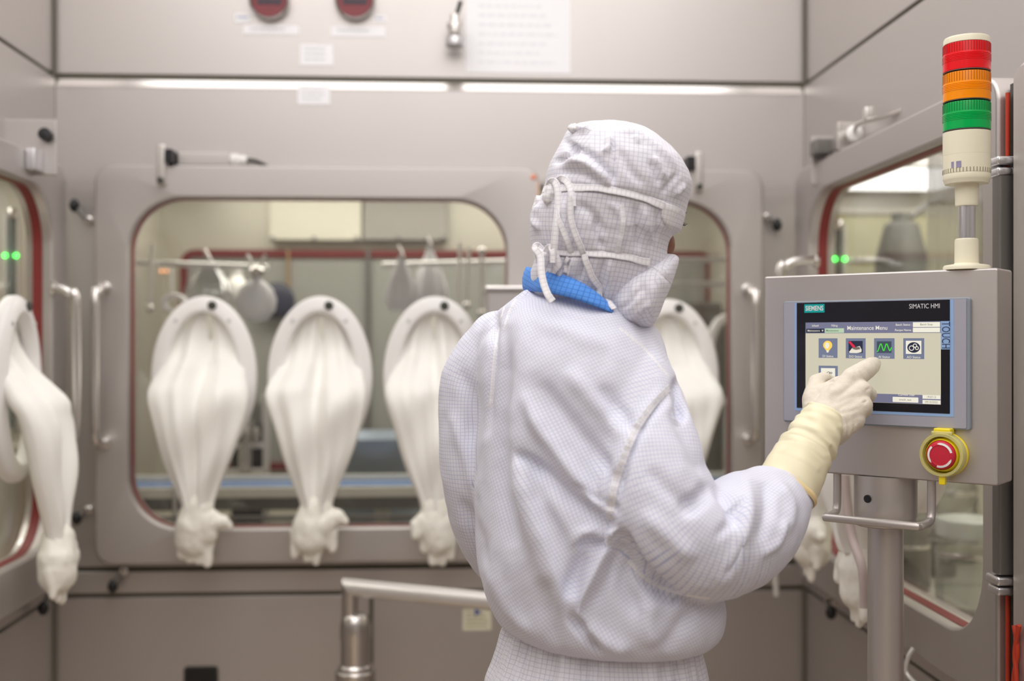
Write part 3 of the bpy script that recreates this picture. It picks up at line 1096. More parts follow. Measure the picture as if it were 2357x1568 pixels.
def glove_port(name, loc, rz, label, group, seed, drift=(0, 0), hand='a', sleeve_len=.87, bulge=0., deep=1.):
    """oval ring on the window pane with a limp sleeve hanging out; local -y points out of the window"""
    t = thing(name, loc, label, 'glove port', rz, group)
    rnd = random.Random(seed)
    N = 72
    # ring: rounded section swept round an oval
    prof = []
    for k in range(20):
        a = 2 * PI * k / 20
        ca, sa = math.cos(a), math.sin(a)
        prof.append((.5 + .5 * math.copysign(abs(ca) ** .6, ca), .5 + .5 * math.copysign(abs(sa) ** .6, sa)))
    rows = []
    for k in range(N + 1):
        th = 2 * PI * (k % N) / N
        c, s = math.cos(th), math.sin(th)
        row = []
        for (p, q) in prof:
            w = RW * p
            out = .004 + (.042 - .012 * p) * q
            row.append((c * (RA - RW + w), -out, s * (RB - RW + w)))
        rows.append(row)
    m = MB().rows(rows)
    bmesh.ops.remove_doubles(m.bm, verts=m.bm.verts, dist=1e-6)
    m.build('port_ring', white_pl, t, world=False)
    MB().lathe([(.011, 0), (.011, .004), (.008, .006), (.001, .006)], (.024, -.041, RB - .024), (0, -1, 0), 20).build('plug', rubber_dk, t, world=False, label='dark round plug on the ring')
    for sx in (-1, 1):
        a = math.radians(90 - sx * 38)
        MB().lathe([(.005, 0), (.005, .002), (.001, .003)], ((RA - .024) * math.cos(a), -.0405, (RB - .024) * math.sin(a)), (0, -1, 0), 14).build('screw', pmat('pale_screw', (.6, .6, .58), rough=.4, noise_amt=.02) if 'pale_screw' not in MATS else MATS['pale_screw'], t, world=False)
    # sleeve
    nz = len(SLEEVE)
    L = spline([(0, r[0], 0) for r in SLEEVE], 4)
    ip = lambda c: [p.y for p in spline([(0, r[c], 0) for r in SLEEVE], 4)]
    Z, W, B, Fr = ip(0), ip(1), ip(3), ip(4)
    M = 80
    ph = [rnd.uniform(0, 6) for _ in range(8)]
    rows = []
    tot = len(Z)
    for i in range(tot):
        g = i / (tot - 1)
        row = []
        hw, b, f = W[i], B[i], Fr[i]
        dx = drift[0] * max(0, (.1 - Z[i]) / .47) ** 1.2
        dy = drift[1] * max(0, (.1 - Z[i]) / .47)
        zz = Z[i] if Z[i] > 0 else Z[i] * sleeve_len
        for k in range(M):
            a = 2 * PI * k / M
            x = math.cos(a); s = math.sin(a)
            e = math.copysign(abs(s) ** .75, s)
            out = (b + f) / 2 + (f - b) / 2 * e
            if s > 0:
                amp = .030 * math.sin(PI * min(1, g * 1.05)) * min(1, (f - b) / .06) + .004 * min(1, g * 6)
                v = math.exp(-((x - .05 * math.sin(ph[0] + g * 3)) / .13) ** 2)
                out -= amp * v * s                               # the deep pleat down the middle
                out += .010 * math.sin(x * 7 + ph[1] + g * 2.2) * s * min(1, g * 4)
                out += .006 * math.sin(x * 15 + ph[2] - g * 4) * s * min(1, g * 4) * (1 - .4 * g)
                out += .007 * math.sin(g * 19 + ph[3] + x * 3.5) * s * (g > .3) * math.sin(PI * g)
            xx = hw * x * (1 + .035 * math.sin(g * 13 + ph[4] + (2 if x > 0 else 0)) * (g > .35) + bulge * math.exp(-((g - .52) / .1) ** 2) * (x > .3))
            out *= 1 + (deep - 1) * min(1, g * 2)
            row.append((xx + dx, -max(out, .001) - dy, zz))
        rows.append(row)
    m = MB().rows(rows, True, True, True)
    m.build('sleeve', sleeve_m, t, world=False, auto=False)
    # limp glove at the cuff
    zc = Z[-1] * sleeve_len
    X0 = drift[0] * ((.1 - Z[-1]) / .47) ** 1.2; Y0 = drift[1] * ((.1 - Z[-1]) / .47)
    def P(x, o, z): return (x + X0, -o * deep - Y0, zc + z)
    g = MB()
    if hand == 'a':
        g.chain([(P(0, .092, .01), .034), (P(-.006, .092, -.03), .042), (P(-.008, .09, -.065), .038)])
        g.chain([(P(.01, .094, -.02), .036), (P(.012, .096, -.05), .03)])
        fin = [(-.034, -.098, .014), (-.016, -.107, .014), (.004, -.112, .013), (.022, -.118, .012)]
        for x, z, r in fin: g.chain([(P(x * .9, .09, -.06), .018), (P(x, .094, z), r * .75)])
        g.chain([(P(.02, .095, -.015), .026), (P(.052, .10, -.022), .018), (P(.066, .10, -.03), .009)])
    elif hand == 'b':
        g.chain([(P(0, .092, .01), .034), (P(-.01, .095, -.03), .042), (P(-.012, .095, -.06), .04)])
        g.chain([(P(.01, .1, -.025), .034), (P(.04, .1, -.012), .02), (P(.058, .1, -.022), .011)])
        for x, z, r in [(-.046, -.098, .012), (-.018, -.108, .013), (.0, -.118, .012), (.034, -.086, .012)]:
            g.chain([(P(x * .8, .095, -.05), .02), (P(x, .1, z), r * .7)])
    else:
        g.chain([(P(0, .092, .01), .033), (P(.0, .094, -.03), .04), (P(.006, .094, -.07), .036)])
        for x, z, r in [(-.026, -.088, .013), (-.006, -.118, .013), (.012, -.122, .012), (.032, -.108, .012)]:
            g.chain([(P(x * .8, .092, -.055), .018), (P(x, .098, z), r * .75)])
        g.chain([(P(-.016, .1, -.02), .026), (P(-.042, .104, -.03), .017), (P(-.042, .11, -.055), .011)])
    me = remesh(g, 'glove', .0035, 6)
    pv = np.array(P(0, .092, .012)); set_co(me, pv + (get_co(me) - pv) * np.array([1.14, 1.0, 1.06]))
    wrinkle(me, .0035, 38, seed, (1, 1, .5))
    link_mesh('glove', me, glove_m, t, world=False)
    return t


gp = 'white oval glove ports on the wide back door'
YG = YD + .04
zc = 1.287
glove_port('glove_port', (BY(466, 870, YG - .04).x, YG, zc), 0, 'white oval glove port nearest the left handle, sleeve hanging down', gp, 3, hand='a')
glove_port('glove_port', (BY(735, 870, YG - .04).x, YG, zc), 0, 'middle white glove port on the wide back door, blunt glove at its end', gp, 11, hand='b')
glove_port('glove_port', (BY(1001, 870, YG - .04).x, YG, zc), 0, 'white glove port on the wide back door, half hidden by the worker', gp, 23, hand='c', drift=(.004, 0))
glove_port('glove_port', (BY(1541, 872, YG - .04).x, YG, zc - .005), 0, 'white glove port in the narrow back door, just right of the worker\'s mask', 'white glove port of the narrow back door', 31, hand='a')
gl = 'glove ports of the side doors'
glove_port('glove_port', (XDL - .04, 2.525, 1.275), PI / 2, 'white glove port on the left wall door with its sleeve swung outward', gl, 5, hand='b', drift=(-.01, .045), bulge=.12, deep=.78, sleeve_len=.9)
glove_port('glove_port', (XDR + .04, 2.425, 1.287), -PI / 2, 'sleeve and glove hanging behind the worker\'s raised forearm', gl, 41, hand='b', drift=(0, .0), deep=1.15, sleeve_len=.80)
glove_port('glove_port', (XDR + .04, 2.085, 1.262), -PI / 2, 'sleeve hanging right behind the round pole of the operator panel', gl, 47, hand='c', drift=(.0, .01), deep=1.3, sleeve_len=.74)


# ================================================================== things inside the chambers
YR = 3.855                        # back lining
# far window of the chamber with its red seal
a, b = BY(416, 575, YR), BY(1640, 1075, YR)
t = thing('window_1', ((a.x + b.x) / 2, YR, b.z), 'far chamber window with a dark red seal round grey glass', 'window', kind='structure')
lo = rrect(a.x, b.x, b.z, a.z, .05, 8)
MB().slab(lo, grow(lo, -.024), .02, lambda p, q, d: (p, YR - .014 + d, q)).build('gasket', pmat('dark_red_seal', srgb(118, 42, 44), rough=.45, noise_amt=.1), t)
MB().plate(grow(lo, -.02), .006, lambda p, q, d: (p, YR - .002 + d, q)).build('pane', pmat('grey_far_glass', (.36, .36, .33), rough=.3, noise_amt=.12, noise_scale=3), t)
for px, wd, mt in ((848, .014, steel_dk), (665, .008, pmat('brown_rod', srgb(170, 140, 105), rough=.5, noise_amt=.1)), (1420, .02, steel_dk)):
    x = BY(px, 700, YR).x
    m = MB(); box_between(m, (x - wd / 2, YR - .02, b.z), (x + wd / 2, YR - .003, a.z)); m.build('mullion', mt, t)
# bright plate above it
a, b = BY(620, 430, 3.80), BY(832, 553, 3.80)
t = thing('cover_plate', ((a.x + b.x) / 2, 3.80, b.z), 'bright ivory screwed cover plate above the far red seal', 'plate')
m = MB(); box_between(m, (a.x, 3.80, b.z), (b.x, 3.85, a.z), .003); m.build('sheet', pmat('ivory_plate', (.80, .77, .66), rough=.4, metal=.25, noise_amt=.04), t)
for px in (628, 723, 822):
    MB().lathe([(.008, 0), (.008, .004), (.001, .006)], BY(px, 549, 3.80), (0, -1, 0), 12).build('bolt', steel_dk, t)
a, b = BY(836, 430, 3.80), BY(1030, 553, 3.80)
t = thing('cover_plate', ((a.x + b.x) / 2, 3.80, b.z), 'grey steel screwed cover plate right of the ivory one', 'plate')
m = MB(); box_between(m, (a.x, 3.80, b.z), (b.x, 3.85, a.z), .003); m.build('sheet', pmat('dull_plate', (.40, .38, .35), rough=.5, metal=.4, noise_amt=.08), t)
for px in (917, 1020):
    MB().lathe([(.008, 0), (.008, .004), (.001, .006)], BY(px, 547, 3.80), (0, -1, 0), 12).build('bolt', steel_dk, t)
a, b = BY(545, 520, 3.84), BY(568, 560, 3.84)

# hanging rails, hooks and bags
def rod(name, p, q, r, mat, label, cat, tips=(), group=None):
    t = thing(name, (Vector(p) + Vector(q)) / 2, label, cat, group=group)
    MB().tube([p, q], r, 12).build('bar', mat, t)
    for c, rr in tips:
        MB().sphere(c, rr, 14).build('tip', steel_pol, t)
    return t


rail = pmat('pale_rail', (.82, .80, .78), rough=.3, metal=.5, noise_amt=.02)
rod('hanging_rail', BY(285, 603, 3.25), BY(618, 616, 3.25), .0085, rail, 'pale horizontal rail across the left part of the back window', 'rail')
rod('hanging_rail', BY(880, 610, 3.30), BY(1200, 602, 3.30), .0085, rail, 'pale horizontal rail across the right part of the wide back window', 'rail')
rod('hanging_rail', BY(1480, 600, 3.30), BY(1720, 597, 3.30), .0085, rail, 'upper pale rail in the narrow back window', 'rail')
rod('hanging_rail', BY(1480, 656, 3.30), BY(1720, 652, 3.30), .0085, rail, 'lower pale rail in the narrow back window', 'rail')
gr = 'steel rods hanging in the back chamber'
rod('hanging_rod', BY(350, 562, 3.22), BY(344, 706, 3.22), .0065, rail, 'thin rod with bright tip at the left end of the left rail', 'rod', [(BY(344, 710, 3.22), .0125)], gr)
rod('hanging_rod', BY(392, 600, 3.4), BY(396, 690, 3.4), .0065, rail, 'thin short rod just left of the red corner of the far window', 'rod', (), gr)
rod('hanging_rod', BY(1059, 560, 3.26), BY(1058, 700, 3.26), .006, rail, 'first of three thin rods beside the hanging bags', 'rod', (), gr)
rod('hanging_rod', BY(1079, 570, 3.24), BY(1074, 702, 3.24), .006, rail, 'middle of three thin rods, bright tip at its foot', 'rod', [(BY(1074, 704, 3.24), .0125)], gr)
rod('hanging_rod', BY(1109, 578, 3.22), BY(1107, 720, 3.22), .0065, rail, 'last of three thin rods, bright tips at both ends', 'rod', [(BY(1109, 578, 3.22), .0115), (BY(1107, 722, 3.22), .012)], gr)


def bag(name, px, py0, py1, hw, Y, label, seed, mat=bag_m, group='clear bags hanging in the back chamber'):
    """crumpled clear bag gathered at the top"""
    top, bot = BY(px, py0, Y), BY(px, py1, Y)
    t = thing(name, top, label, 'bag', group=group)
    h = top.z - bot.z
    m = MB()
    rows = []
    for i in range(26):
        g = i / 25
        r = hw * (.16 + .84 * math.sin(PI * min(1, g * .62)) ** 1.4) * (1 - .25 * max(0, g - .8) * 5)
        row = []
        for k in range(40):
            a = 2 * PI * k / 40
            rr = r * (1 + .16 * noise.noise(Vector((math.cos(a) * 1.6, math.sin(a) * 1.6, g * 3 + seed))) + .07 * math.sin(a * 9 + seed + g * 3))
            row.append((top.x + rr * math.cos(a), Y + rr * .6 * math.sin(a), top.z - g * h))
        rows.append(row)
    m.rows(rows, True, True, True).build('film', mat, t)
    MB().tube([top + Vector((0, 0, -h * .14)), top + Vector((.004, 0, -h * .03)), top + Vector((-.012, -.004, .028))], .006, 10, smooth=4).build('hook', steel_pol, t)
    return t


frost = pmat('frosted_film', (.80, .79, .82), rough=.35, trans=.35, noise_amt=.04)
bag('hanging_bag', 924, 588, 716, .048, 3.28, 'frosted bag hanging at the left end of the right rail', 2.3, frost)
bag('hanging_bag', 990, 566, 716, .052, 3.36, 'frosted bag hanging beside the three thin rods', 5.1, frost)
bag('hanging_bag', 480, 596, 720, .075, 3.34, 'crumpled clear bag hanging from the left rail', 8.2, bag_m)
# filter flask with clamp knob
c = BY(590, 690, 3.18)
t = thing('filter_flask', c, 'pale round flask with bright clamp hanging above the left sleeve', 'flask')
MB().lathe([(.001, -.06), (.03, -.056), (.052, -.03), (.056, .0), (.046, .03), (.026, .048), (.014, .056), (.014, .085), (.001, .086)], c, (0, 0, 1), 30).build('bulb', frost, t)
MB().lathe([(.018, 0), (.02, .006), (.02, .02), (.012, .026), (.001, .026)], c + Vector((.003, -.01, .066)), (.05, -.3, 1), 20).build('clamp', steel_pol, t)
for s in (-1, 1):
    MB().tube([c + Vector((s * .012, 0, .085)), c + Vector((s * .018, 0, .11)), c + Vector((s * .026, 0, .125))], .005, 10, smooth=4).build('hook', rail, t)
c = BY(545, 665, 3.5)
t = thing('cream_bottle', c, 'small cream rounded bottle behind the pale flask', 'bottle')
MB().lathe([(.001, -.05), (.035, -.046), (.04, -.02), (.038, .01), (.02, .03), (.014, .045), (.001, .046)], c, (0, 0, 1), 24).build('body', sleeve_m, t)
MB().lathe([(.016, .04), (.016, .06), (.001, .062)], c, (0, 0, 1), 20).build('lid', white_pl, t)
c = BY(628, 690, 3.72)
t = thing('round_valve', c, 'dark round knob behind the pale flask', 'knob')
MB().lathe([(.016, 0), (.016, .03), (.055, .034), (.06, .05), (.05, .06), (.001, .062)], (c.x, 3.85, c.z), (0, -1, 0), 28).build('disc', pmat('dark_blue_knob', (.04, .04, .07), rough=.35, noise_amt=.1), t)
# two tiny orange indicator lights
c = BY(377, 624, 3.5)
t = thing('indicator_pair', c, 'pair of tiny glowing orange lights at the left of the back window', 'light')
m = MB(); m.box((c.x, 3.52, c.z), (.04, .02, .03), None, .003); m.build('holder', steel_in, t)
for dx in (-.008, .008): MB().sphere(c + Vector((dx, 0, 0)), .0035, 12).build('led', led_o, t)

# conveyor along the bench
z1 = BY(600, 1117, 3.2).z
t = thing('conveyor', (0, 3.3, .8), 'low conveyor with ivory rails and a blue belt across the back windows', 'conveyor')
x0, x1 = -.95, .86
ivory = pmat('ivory_rail', (.86, .83, .74), rough=.35, noise_amt=.03)
m = MB(); box_between(m, (x0, 3.185, z1 - .034), (x1, 3.20, z1 - .004), .004); m.build('front_rail', ivory, t)
m = MB(); box_between(m, (x0, 3.20, z1 - .022), (x1, 3.30, z1 - .002)); m.build('belt', pmat('blue_belt', srgb(120, 150, 200), rough=.4, noise_amt=.06), t)
m = MB(); box_between(m, (x0, 3.30, z1 - .02), (x1, 3.315, z1 + .016), .003); m.build('rear_rail', ivory, t)
m = MB(); box_between(m, (x0, 3.205, z1 - .07), (x1, 3.31, z1 - .024)); m.build('bed', steel_dk, t)
m = MB()
for x in (-.7, -.2, .3, .75):
    m.box((x, 3.255, (z1 - .07 + .80) / 2), (.04, .05, z1 - .07 - .80), None, .004)
m.build('feet', steel_in, t)
# glassy lower sill in front of it
t = thing('glass_guard', (0, 3.06, .8), 'low clear guard standing in front of the conveyor', 'guard')
m = MB(); box_between(m, (x0, 3.06, .80), (x1, 3.068, .905)); m.build('pane', jar_m, t, smooth=False)
m = MB(); box_between(m, (x0, 3.055, .905), (x1, 3.073, .912), .001); m.build('edge', steel_dk, t)

# bowl feeder and dosing frame
c = BY(870, 985, 3.50)
t = thing('bowl_feeder', (c.x, 3.56, .802), 'blue grey bowl feeder between the middle and right sleeves', 'machine')
bg = pmat('blue_grey_paint', srgb(150, 160, 172), rough=.35, metal=.4, noise_amt=.08)
MB().lathe([(.15, 0), (.15, .16), (.16, .17), (.19, .28), (.195, .285), (.185, .285), (.14, .20), (.001, .19)], (c.x, 3.56, .802), (0, 0, 1), 48).build('bowl', bg, t)
MB().lathe([(.05, .19), (.04, .24), (.01, .26), (.001, .262)], (c.x, 3.56, .802), (0, 0, 1), 32).build('cone', bg, t)
c = BY(610, 1000, 3.42)
t = thing('dosing_frame', (c.x, 3.42, .80), 'pale square frame with a small pump between the left and middle sleeves', 'frame')
m = MB()
box_between(m, (c.x - .006, 3.41, .80), (c.x + .012, 3.44, 1.22), .003); box_between(m, (c.x - .15, 3.41, .98), (c.x - .0, 3.43, 1.0), .003); box_between(m, (c.x - .15, 3.41, 1.06), (c.x, 3.43, 1.075), .003)
m.build('bracket', rail, t)
MB().lathe([(.02, 0), (.02, .06), (.014, .07), (.014, .12), (.024, .125), (.024, .15), (.001, .155)], (c.x - .055, 3.40, 1.0), (0, 0, 1), 20).build('pump', steel_pol, t)
for dx in (-.08, -.045, -.02):
    MB().lathe([(.01, 0), (.012, .03), (.006, .05), (.001, .052)], (c.x + dx, 3.385, 1.075), (0, 0, 1), 16).build('nozzle', steel_pol, t)
c = BY(575, 985, 3.62)
t = thing('drive_unit', (c.x, 3.62, .80), 'black upright drive unit behind the pale frame', 'motor')
m = MB(); m.box((c.x, 3.62, .80 + .16), (.10, .1, .32), None, .01); m.build('housing', black, t)
MB().lathe([(.035, 0), (.035, .06), (.02, .07), (.02, .11), (.001, .112)], (c.x, 3.62, 1.12), (0, 0, 1), 24).build('head', steel_dk, t)
c = BY(1600, 1000, 3.6)
t = thing('column_unit', (c.x, 3.60, .80), 'dark upright column inside the narrow back window', 'column')
m = MB(); m.box((c.x, 3.6, 1.15), (.15, .12, .70), None, .012); m.build('housing', steel_dk, t)
m = MB(); m.box((c.x - .02, 3.53, 1.30), (.05, .02, .16), None, .004); m.build('cover', steel_in, t)
# inner port ring of the far side, seen past the narrow door's sleeve
c = BY(1678, 830, 3.45)
t = thing('spare_port_ring', c, 'pale oval port ring deeper inside the narrow back window', 'ring')
lo = ell(.075, .145)
MB().slab(lo, grow(lo, .0) and [(p * .64, q * .8) for p, q in lo], .03, lambda a, b, d: (c.x + a, c.y + d, c.z + b), .004).build('band', white_pl, t)
m = MB(); box_between(m, (c.x - .01, c.y + .01, .80), (c.x + .01, c.y + .03, c.z - .13), .003); m.build('stand', rail, t)
c2 = BY(398, 698, 3.13)
t = thing('spare_port_ring', c2, 'small pale curved tube end at the left edge of the first glove port', 'ring')
lo = ell(.035, .028, 40)
MB().slab(lo, [(p * .6, q * .6) for p, q in lo], .03, lambda a, b, d: (c2.x + a, c2.y + d, c2.z + b), .004).build('band', white_pl, t)
MB().tube([c2 + Vector((0, .02, -.024)), c2 + Vector((0, .02, -.2)), (c2.x, c2.y + .02, .80)], .006, 10).build('stand', rail, t)

# left chamber: signal pole with two green lights
def led_pole(px, Y, py0, py1, pl, label, seed):
    p0, p1 = BY(px, py0, Y), BY(px, py1, Y)
    t = thing('indicator_pole', (p0.x, Y, p1.z), label, 'indicator', group='green lit indicator poles')
    pole = pmat('dark_green_pole', (.10, .13, .12), rough=.3, noise_amt=.1) if 'dark_green_pole' not in MATS else MATS['dark_green_pole']
    MB().lathe([(.0095, 0), (.0095, p0.z - .02 - p1.z), (.001, p0.z - .02 - p1.z)], p1, (0, 0, 1), 18).build('pole', pole, t)
    MB().lathe([(.0125, 0), (.0135, .012), (.0135, .022), (.009, .028), (.001, .028)], (p0.x, Y, p0.z - .03), (0, 0, 1), 18).build('cap', steel_pol, t)
    for s in (-1, 1):
        MB().tube([(p0.x + s * .0165, Y, p1.z), (p0.x + s * .0165, Y, p0.z - .015)], .0055, 10).build('side_rail', rail, t)
    zl = BY(px, pl, Y).z
    for s in (-1, 1):
        MB().sphere((p0.x + s * .0145, Y - .012, zl), .0052, 14).build('led', led_g, t)
    return t


led_pole(28, 3.15, 478, 1000, 589, 'dark slim pole with two green lights in the left window', 1)
led_pole(1930, 3.25, 505, 900, 597, 'dark slim pole with two green lights in the right window', 2)
c = BX(8, 1120, -1.15)
t = thing('steel_canister', (c.x - .05, c.y + .12, .784), 'dark steel canister low in the left window', 'canister')
MB().lathe([(.10, 0), (.10, .3), (.09, .32), (.03, .33), (.03, .36), (.001, .36)], (c.x - .05, c.y + .12, .784), (0, 0, 1), 32).build('body', steel_in, t)
MB().lathe([(.105, .29), (.107, .295), (.107, .31), (.1, .312)], (c.x - .05, c.y + .12, .784), (0, 0, 1), 32).build('band', steel_pol, t)

# right chamber: end wall fittings
t = thing('light_panel', BY(2060, 420, 3.62), 'bright white light panel high in the right window', 'light')
a, b = BY(1930, 395, 3.30), BY(2260, 442, 3.30)
m = MB(); box_between(m, (a.x, 3.1, 1.865), (b.x, 3.6, 1.90), .004); m.build('housing', white_pl, t)
m = MB(); box_between(m, (a.x + .02, 3.13, 1.860), (b.x - .02, 3.57, 1.866)); m.build('diffuser', emat('lamp_diffuser', (1, .98, .94), 2.2), t, smooth=False)
a, b = BY(1925, 495, 3.66), BY(2180, 604, 3.66)
t = thing('cream_board', ((a.x + b.x) / 2, 3.66, b.z), 'cream panel on the far wall seen through the right window', 'panel')
m = MB(); box_between(m, (a.x, 3.65, b.z - .4), (b.x + .3, 3.678, a.z), .004); m.build('board', pmat('cream_board', srgb(222, 218, 178), rough=.5, noise_amt=.03), t)
m = MB(); box_between(m, (a.x, 3.64, a.z), (b.x + .3, 3.678, a.z + .022), .003); m.build('lip', steel_in, t)
m = MB(); box_between(m, (a.x, 3.64, b.z - .0), (b.x + .3, 3.655, b.z + .012), .002); m.build('ledge', white_pl, t)
c = BY(2075, 560, 3.4)
t = thing('dark_hopper', c, 'dark tapered hopper in the right window left of the signal tower', 'hopper')
MB().lathe([(.085, -.30), (.078, -.05), (.052, .05), (.045, .06), (.03, .065), (.03, .09), (.001, .092)], c, (0, 0, 1), 30).build('body', pmat('dark_grey_paint', (.14, .14, .13), rough=.45, noise_amt=.1), t)
MB().tube([c + Vector((.03, 0, .08)), c + Vector((.07, 0, .11)), c + Vector((.14, 0, .15))], .012, 12, smooth=4).build('chute', steel_dk, t)
# soft clear curtain
t = thing('clear_curtain', BX(2200, 500, 1.15), 'clear plastic sheet hanging in the right window behind the signal tower', 'curtain')
rows = []
p0, p1 = BY(2136, 400, 2.75), BY(2290, 400, 2.45)
for i in range(12):
    z = 1.93 - i * .06
    rows.append([(p0.x + (p1.x - p0.x) * k / 40, p0.y + (p1.y - p0.y) * k / 40 + .012 * math.sin(k * .9 + i * .15), z) for k in range(41)])
m = MB().rows(rows, False)
m.build('sheet', bag_m, t)
# shelf with jars low in the window
t = thing('steel_tray', (1.3, 2.2, .78), 'low steel tray carrying the jars in the right window', 'tray')
m = MB(); box_between(m, (1.0, 1.75, .782), (1.75, 3.0, .791), .002); m.build('top', steel_in, t)
m = MB(); box_between(m, (1.0, 1.74, .782), (1.75, 1.75, .80), .002); m.build('lip', steel_pol, t)


def jar(px, py, X, r, h, label, full=False, lidm=None):
    c = BX(px, py, X); c.z = .792
    t = thing('sample_jar' if not full else 'steel_pot', c, label, 'jar' if not full else 'pot', group='vessels on the tray in the right window')
    MB().lathe([(.001, 0), (r * .95, 0), (r, .008), (r, h * .82), (r * .86, h * .9), (r * .86, h)], c, (0, 0, 1), 32).build('body', steel_dk if full else jar_m, t)
    MB().lathe([(r * .95, h - .004), (r * .98, h), (r * .98, h + .028), (r * .9, h + .034), (.001, h + .034)], c, (0, 0, 1), 32).build('lid', lidm or white_pl, t)
    MB().lathe([(r * 1.01, h * .74), (r * 1.03, h * .76), (r * 1.03, h * .79), (r * 1.01, h * .8)], c, (0, 0, 1), 32).build('band', steel_pol, t)
    return t


pale_lid = pmat('pale_green_lid', srgb(205, 212, 204), rough=.4, noise_amt=.03)
jar(2228, 1300, 1.10, .066, .175, 'clear jar with a pale lid at the right edge of the right window', lidm=pale_lid)
jar(2104, 1250, 1.22, .06, .24, 'tall clear jar with pale lid just right of the panel pole', lidm=pale_lid)
jar(2195, 1250, 1.34, .06, .24, 'clear jar with steel lid behind the other jars', lidm=steel_pol)
jar(2090, 1330, 1.08, .05, .135, 'dark squat pot with steel lid right of the panel pole', True, steel_dk)
jar(2158, 1330, 1.22, .045, .12, 'dark pot with bright lid between the jars', True, steel_pol)
# coiled pale hoses by the right door
pts = [BX(2052, 1420, XDR - .02), BX(2044, 1490, XDR - .05), BX(2060, 1550, XDR - .03), BX(2085, 1640, XDR - .04)]
pts = [BX(2103, 1492, XDR - .01), BX(2090, 1515, XDR - .02), BX(2086, 1545, XDR - .02), BX(2102, 1568, XDR - .015), BX(2130, 1590, XDR - .01)]
t = thing('pale_hose', pts[0], 'thin pale looped hose low on the right wall right of the pole', 'hose')
MB().tube(pts, .0045, 10, smooth=6).build('tube', rail, t)
pts = [BX(1945, 1095, .70), BX(1950, 1160, .70), BX(1962, 1240, .70), BX(1985, 1310, .70), BX(1990, 1400, .70)]
t = thing('pink_hose', pts[0], 'pinkish grey hose hanging behind the panel socket', 'hose')
MB().tube(pts, .008, 12, smooth=6).build('tube', pmat('pinkish_hose', srgb(196, 180, 176), rough=.4, noise_amt=.04), t)
pts = [BY(1783, 1290, 2.75), BY(1785, 1330, 2.75), BY(1788, 1372, 2.75)]
t = thing('door_stay', pts[0], 'short grey rod hanging under the worker\'s elbow', 'rod')
MB().tube(pts, .008, 12, smooth=4).build('rod', rail, t)
MB().tube([pts[0], pts[0] + Vector((0, .04, .01)), pts[0] + Vector((0, .1, .01))], .006, 10).build('pivot', steel_pol, t)
# ================================================================== operator panel
EX = Vector((.779, -.627))        # along the panel face, in camera right / depth
EX.normalize()
RZ = math.atan2(EX.y, EX.x) - PSI
PC = C(1178.5 + (.4289 + .779 * .1435) / (1.80 - .627 * .1435) * F_PX, 784, 1.80 - .627 * .1435)
ZP = 1.3467


def K(px, py):
    """photo pixel -> (along, up) on the panel face, measured from the screen unit's centre"""
    u = (px - 1178.5) / F_PX
    s = (u * 1.80 - .4289) / (.779 + .627 * u)
    d = 1.80 - .627 * s
    return s - .1435, (784 - py) / F_PX * d + .0333


def KC(cx, cy): return K(1790 + cx * .21687, 670 + cy * .21687)


# the steel operator console
RS = -.0
t = thing('operator_console', (PC.x, PC.y, 0), 'steel operator console on a round pole at the right', 'console', RZ)
xl_, xr_ = K(1754, 800)[0], K(2294, 800)[0]
zt, zb_ = 1.4827, 1.1745
lo = rrect(xl_, xr_, zb_, zt, .004, 4)
MB().plate(lo, .068, lambda a, b, d: (a, .0066 + d, b), .003).build('enclosure', steel_box, t, world=False)
sx = .004
MB().lathe([(.0465, 0), (.0465, -.062), (.0455, -.064), (.0455, -.067), (.047, -.069), (.047, -.074), (.044, -.077), (.001, -.077)], (sx, .045, zb_), (0, 0, 1), 48).build('socket', steel_box, t, world=False)
MB().lathe([(.006, 0), (.006, .0012), (.0055, .0014), (.0001, .0014)], (sx - .010, .045 - .0462, zb_ - .033), (-.2, -1, 0), 20).build('set_screw', black, t, world=False, label='dark set screw hole')
MB().lathe([(.0265, -.07), (.0265, -zb_ + .012), (.001, -zb_ + .012)], (sx, .045, zb_), (0, 0, 1), 40).build('pole', steel_box, t, world=False)
MB().lathe([(.16, 0), (.16, .01), (.15, .014), (.04, .016), (.04, .05), (.001, .05)], (sx, .045, 0), (0, 0, 1), 48).build('base', steel_box, t, world=False)
# U-shaped grab bar under the enclosure
hx0, hx1 = K(1908, 1100)[0] + .006, K(2133, 1120)[0] + .001
zb2 = zb_ - .062
pts = [(hx0, .018, zb_ + .004), (hx0, .018, zb_ - .03), (hx0, .016, zb2 + .010), (hx0, .006, zb2 + .001), (hx0, -.018, zb2), (hx0 + .003, -.029, zb2), (hx0 + .014, -.033, zb2),
       (hx1 - .014, -.033, zb2), (hx1 - .003, -.029, zb2), (hx1, -.018, zb2), (hx1, .006, zb2 + .001), (hx1, .016, zb2 + .010), (hx1, .018, zb_ - .03), (hx1, .018, zb_ + .004)]
MB().tube(pts, .0062, 16, smooth=5).build('grab_bar', steel_box, t, world=False)
console = t

# ------------------------------------------------------------------ touch screen unit
t = thing('touch_panel', (PC.x, PC.y, ZP), 'grey framed touch screen unit with a maintenance menu', 'touch screen', RZ)
W2, H2 = .1435, .095
def pm(a, b, d): return (a, d, b)
grey_f = pmat('grey_bezel', srgb(172, 171, 184), rough=.38, metal=.1, noise_amt=.02)
rim_m = pmat('bezel_rim', srgb(146, 155, 165), rough=.35, metal=.15, noise_amt=.02)
MB().plate(rrect(-W2, W2, -H2, H2, .004, 4), .006, pm, .0015).build('bezel_rim', rim_m, t, world=False)
x0, y0 = KC(50, 118); x1, y1 = KC(2012, 1455)


